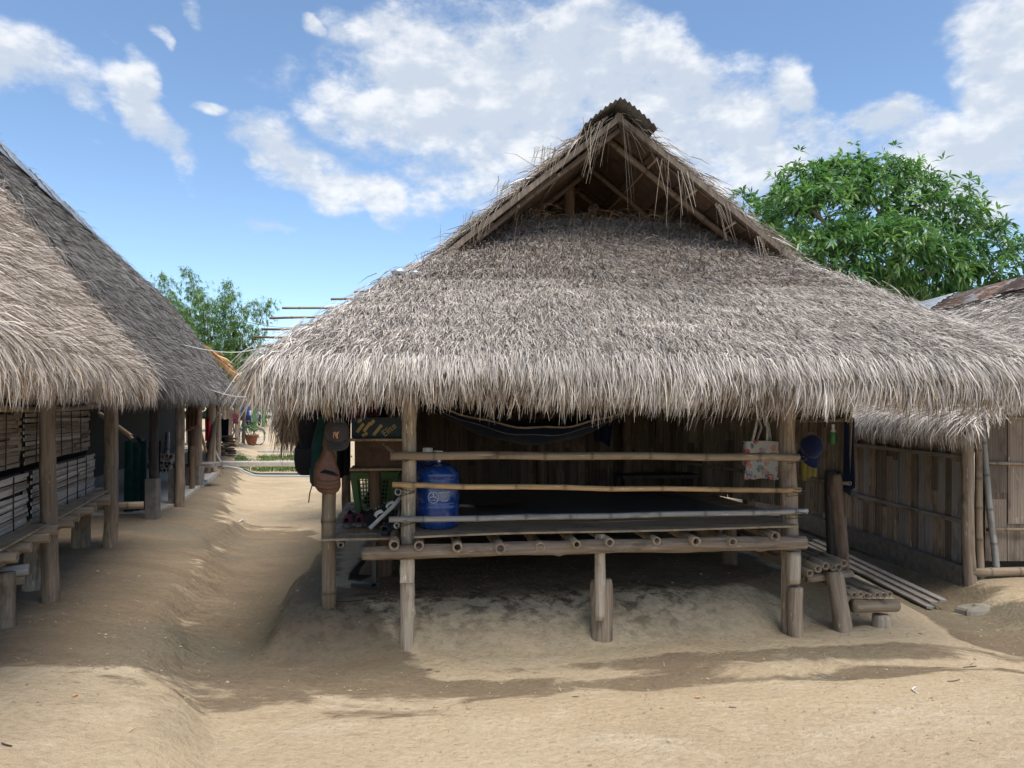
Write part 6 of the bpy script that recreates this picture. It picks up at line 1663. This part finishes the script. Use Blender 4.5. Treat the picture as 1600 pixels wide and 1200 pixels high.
cl = G(); cl.tube([gk + Vector((-.06, 0, .06)), gk + Vector((0, .02, .14)), gk + Vector((.06, 0, .1))], [.05, .09, .05], 8); tag(cl.obj('folded_cloth', 'cloth_navy', None, None, True), 'dark cloth heaped inside the green slotted basket', 'cloth')

# shoes
def shoe(name, c, yaw, pitch, mats, label, group=None, size=1.0, clog=False, panels=None, roll=0.0):
    t_ = thing(name, c, label, 'shoe', group)
    Mx = Matrix.Translation(Vector(c)) @ Matrix.Rotation(yaw, 4, 'Z') @ Matrix.Rotation(pitch, 4, 'Y') @ Matrix.Rotation(roll, 4, 'X') @ Matrix.Scale(size, 4)
    # sections along x: heel .0 to toe .27 ; (x, half width, top z)
    sec = [(-.002, .018, .060), (.012, .031, .078), (.045, .036, .082), (.085, .037, .072), (.12, .038, .074), (.155, .043, .066), (.195, .048, .052), (.235, .043, .042), (.262, .028, .034), (.272, .010, .026)]
    g = G(); R_ = []
    for x_, hw, tz in sec:
        R_.append([Mx @ Vector((x_, hw * math.cos(t), .018 + (tz - .018) * max(0, math.sin(t)) ** .75)) for t in np.linspace(0, math.pi, 13)])
    g.grid(R_); up = g.obj('upper', mats[0], t_, None, True)
    g = G(); R_ = []
    for x_, hw, tz in sec:
        k = 1.09
        R_.append([Mx @ Vector((x_ * 1.02 - .002, s1 * hw * k, z_ + (.010 * max(0, (x_ - .2) / .07) ** 2 if x_ > .2 else 0))) for s1, z_ in ((-1, .024), (-1.03, .012), (-.98, 0), (.98, 0), (1.03, .012), (1, .024), (-1, .024))])
    g.grid(R_); g.F.append(tuple(range(6))); g.F.append(tuple((len(sec) - 1) * 7 + k for k in range(6))); g.obj('sole', mats[1], t_, None, True)
    if not clog:
        g = G(); g.tube([Mx @ Vector((.022, 0, .078)), Mx @ Vector((.05, 0, .081)), Mx @ Vector((.085, 0, .074))], [.012, .026, .018], 10, True, .35); g.obj('opening', 'cloth_black', up, None, True)
        for k in range(4): G().tube([Mx @ Vector((.108 + k * .020, -.018, .071 - k * .005)), Mx @ Vector((.112 + k * .020, 0, .078 - k * .006)), Mx @ Vector((.108 + k * .020, .018, .071 - k * .005))], .0028, 5).obj('lace', mats[2], up, None, True)
        if panels:
            for sgn in (-1, 1):
                for (x0, x1, z0_, z1_) in panels:
                    P = []
                    for i in range(5):
                        row = []
                        for j in range(4):
                            x_ = x0 + (x1 - x0) * i / 4; z_ = z0_ + (z1_ - z0_) * j / 3 + .008 * math.sin(i)
                            xs_ = [q[0] for q in sec]; hw = float(np.interp(x_, xs_, [q[1] for q in sec])); tz = float(np.interp(x_, xs_, [q[2] for q in sec]))
                            sn = min(.98, max(0, (z_ - .018) / (tz - .018))) ** (1 / .75); row.append(Mx @ Vector((x_, sgn * (hw * math.sqrt(1 - sn * sn) + .0022), z_)))
                        P.append(row)
                    solid_sheet(P, .0015).obj('side_panel', mats[2], up, None, True)
    else:
        g = G(); g.tube([Mx @ Vector((.0, -.032, .05)), Mx @ Vector((-.012, 0, .062)), Mx @ Vector((.0, .032, .05))], .006, 6); g.obj('heel_strap', mats[0], up, None, True)
        g = G(); g.tube([Mx @ Vector((.02, 0, .079)), Mx @ Vector((.06, 0, .080)), Mx @ Vector((.10, 0, .074))], [.014, .028, .016], 10, True, .35); g.obj('opening', 'cloth_black', up, None, True)
zw = .664
for k, (px, v_) in enumerate(((542, .62), (561, .63))):
    c = hp(px, 800, v_); c.z = zw + .002
    shoe('sneaker', c + HV * -.02, rad(82 - 6 * k), 0, ('shoe_rose', 'shoe_sole', 'shoe_grey'), ['rose and grey sneaker nearest the outer post, heel to the viewer', 'rose and grey sneaker next to the black and white one'][k], 'pairs of shoes on the floor wing', 1.12, False, [(.01, .06, .024, .06)])
c = hp(581, 823, .46); c.z = zw + .012
shoe('sneaker', c, rad(4), rad(-44), ('shoe_black', 'shoe_white', 'shoe_white'), 'black and white sneaker propped up steeply against the front post', 'pairs of shoes on the floor wing', 1.06, False, [(.075, .135, .03, .055), (.165, .225, .026, .043)])
for k, (px, v_) in enumerate(((601, .26), (619, .27))):
    c = hp(px, 830, v_); c.z = zw + .002
    shoe('clog', c, rad(86 - 4 * k), 0, ('shoe_grey', 'shoe_grey', 'shoe_grey'), ['grey rubber clog standing left in its pair before the black sneaker', 'grey rubber clog half hidden beside the front post'][k], 'pairs of shoes on the floor wing', .98, True)

# bent black rubber sheet and squared post under the wing
P = []
ra, rb_, rc_ = hp(571, 862, .55), hp(540, 905, .50), hp(588, 908, .50)
for i in range(6):
    f = i / 5; row = []
    for j in range(7):
        h_ = j / 6; p = (ra + HU * .02).lerp(rb_, min(1, h_ * 1.25)) if h_ < .8 else rb_.lerp(rc_, (h_ - .8) / .2 * .5)
        row.append(p + HU * .06 * f + HV * (.16 * f) + UP * (.03 * math.sin(f * 3) if h_ < .8 else .0))
    P.append(row)
tag(solid_sheet(P, .006).obj('rubber_sheet', 'rubber_black', None, None, True), 'curved strip of black rubber sheet leaning under the floor wing', 'rubber sheet')
fr_ = thing('black_frame', hp(583, 905, .62), 'black metal leg frame standing behind the rubber sheet under the floor wing', 'frame')
fq = hp(585, 905, .62); fq.z = gz(fq.x, fq.y)
G().box(fq + Vector((0, 0, .2)), (.03, .03, .44)).obj('upright', 'paint_dark', fr_); G().box(fq + Vector((-.06, 0, .012)), (.20, .03, .024)).obj('foot', 'paint_dark', fr_)

# plastic bags thrown on the roof
for k, (px, py, sc_, lb) in enumerate(((623, 428, .75, 'larger white plastic bag lying on the left slope of the thatch'), (648, 429, .45, 'smaller white plastic bag beside the larger one on the thatch'))):
    c = at(px, py - 3, 4.66); g = G(); R_ = []
    for i in range(7):
        a = math.pi * i / 6
        R_.append([c + Vector((.055 * sc_ * math.sin(a) * math.cos(t) * (1 + .25 * math.sin(t * 3 + i)), .05 * sc_ * math.sin(a) * math.sin(t), .026 * sc_ * math.cos(a) * (1 + .3 * math.sin(t * 4 + i * 2)))) for t in np.linspace(0, 2 * math.pi, 17)])
    g.grid(R_); tag(g.obj('plastic_bag', 'plastic_bag', None, None, True), lb, 'plastic bag')

# flat stone by the right-hand house
g = G(); sc0 = at(1522, 911, 5.9); sc0.z = gz(sc0.x, sc0.y); R_ = []
for i in range(6):
    f = [1.0, 1.04, 1.0, .9, .6, .0][i]; z_ = [-.03, .0, .03, .045, .052, .053][i]
    R_.append([sc0 + Vector((.12 * f * math.cos(t) * (1 + .16 * math.sin(t * 3 + 1) + .1 * math.sin(t * 5)), .10 * f * math.sin(t) * (1 + .12 * math.cos(t * 2)), z_ + .012 * math.cos(t))) for t in np.linspace(0, 2 * math.pi, 19)])
g.grid(R_); tag(g.obj('flat_stone', 'stone', None, None, False), 'flat grey stone on the ground near the corner of the right-hand house', 'stone')

# twigs, leaves and grit on the bare earth
def strip(name, a, b_, wd, mat, label, cat, curl=.0, group='bits of litter on the bare earth'):
    a, b_ = Vector(a), Vector(b_); g = G(); pts = []
    n_ = (b_ - a).cross(UP).normalized()
    for t in np.linspace(0, 1, 8):
        p = a.lerp(b_, t) + n_ * curl * math.sin(math.pi * t); pts.append(Vector((p.x, p.y, gz(p.x, p.y) + wd * .7 + .003)))
    g.tube(pts, [wd * (.5 + .5 * math.sin(math.pi * (.15 + .7 * t))) for t in np.linspace(0, 1, 8)], 6, True, .6); tag(g.obj(name, mat, None, None, True), label, cat, group)
def gp(px, py):
    Y = CAM_H * FPX / (py - HORIZON)
    for _ in range(6):
        X = (px - 800) / FPX * Y; Y = (CAM_H - gz(X, Y)) * FPX / (py - HORIZON)
    return Vector(((px - 800) / FPX * Y, Y, gz((px - 800) / FPX * Y, Y)))
strip('twig', gp(514, 1002), gp(568, 1003), .0035, 'log_dark', 'thin dark twig on the earth left of the front post', 'twig', .01)
strip('bark_strip', gp(1441, 943), gp(1466, 953), .008, 'log_pale', 'pale bark strip on the damp ground right of the steps', 'bark strip')
strip('husk', gp(1431, 1075), gp(1434, 1085), .005, 'shoe_white', 'small white curled husk on the damp strip at the right', 'husk', .02)
strip('twig', gp(1505, 1044), gp(1526, 1042), .003, 'log_dark', 'short twig near the right edge of the damp strip', 'twig', .004)
strip('twig', gp(2, 1163), gp(19, 1168), .004, 'log_dark', 'small twig in the lower left corner of the ground', 'twig', .004)
strip('wrapper', gp(114, 1090), gp(121, 1088), .007, 'logo_orange', 'tiny orange wrapper on the damp alley floor', 'wrapper')
strip('wrapper', gp(374, 817), gp(382, 816), .014, 'white_plastic', 'white scrap on the alley floor by the bank', 'wrapper')
strip('dry_leaf', gp(1085, 1091), gp(1094, 1092), .006, 'logo_orange', 'orange dry leaf on the damp strip in front of the house', 'leaf')
strip('chip', gp(1139, 1106), gp(1151, 1107), .006, 'log_pale', 'pale wood chip on the damp strip, right of the orange leaf', 'chip')
strip('twig', gp(1480, 1066), gp(1500, 1062), .003, 'log_brown', 'brown twig just left of the short twig on the damp strip', 'twig', .01)
plain('clod', (.33, .255, .165), .95, .35, 30)
# loose grit
N = 4200
px_r, py_r = RNG.uniform(-3.4, 3.8, N), RNG.uniform(3.1, 6.2, N)
sz = RNG.gamma(1.1, .0019, N) + .001
Vg, Fg = [], []
hz_ = height(px_r, py_r)
for i in range(N):
    k = len(Vg); s = sz[i]; c = (px_r[i], py_r[i], hz_[i] + s * .3)
    Vg += [(c[0] + s * 1.3, c[1], c[2]), (c[0], c[1] + s, c[2]), (c[0] - s, c[1] - s * .2, c[2]), (c[0] + s * .2, c[1] - s, c[2]), (c[0] + s * .1, c[1], c[2] + s * .8)]
    Fg += [(k, k + 1, k + 4), (k + 1, k + 2, k + 4), (k + 2, k + 3, k + 4), (k + 3, k, k + 4)]
o = mesh_obj('gravel', Vg, Fg, 'clod', None, (0, 4, 0)); tag(o, 'fine loose grit scattered over the bare earth', 'gravel', None, 'stuff')

drape('hung_cloth', at(498, 622, 5.75), at(548, 622, 5.75), .62, 'cloth_black', 'black clothes hanging in the shade behind the grey cap', 'clothes', None, 4, .03, None, .9, 31)

# straw and leaf scraps blown over the yard
N = 900
lx, ly = RNG.uniform(-3.3, 3.7, N), RNG.uniform(3.15, 7.0, N)
k_ = RNG.random(N) < .35 + .65 * np.exp(-((((lx - HO.x) * HV.x + (ly - HO.y) * HV.y) + .6) / .35) ** 2); lx, ly = lx[k_], ly[k_]; N = len(lx)
d = RNG.normal(0, 1, (N, 3)); d[:, 2] *= .08; d = norm(d); Lg = RNG.gamma(2.0, .016, N) + .012
b0_ = np.stack([lx, ly, height(lx, ly) + .005], 1); st = Strands()
st.d.append((b0_, b0_ + d * (Lg * .5)[:, None] + np.array([0, 0, .003]), b0_ + d * Lg[:, None], norm(np.cross(d, np.array([0, 0, 1.0])[None])), RNG.uniform(.0015, .004, N), pick(BROWN + [((.45, .38, .28), .5)], N)))
o = st.build('straw_litter', None); tag(o, 'scattered bits of fallen straw on the bare earth', 'straw')
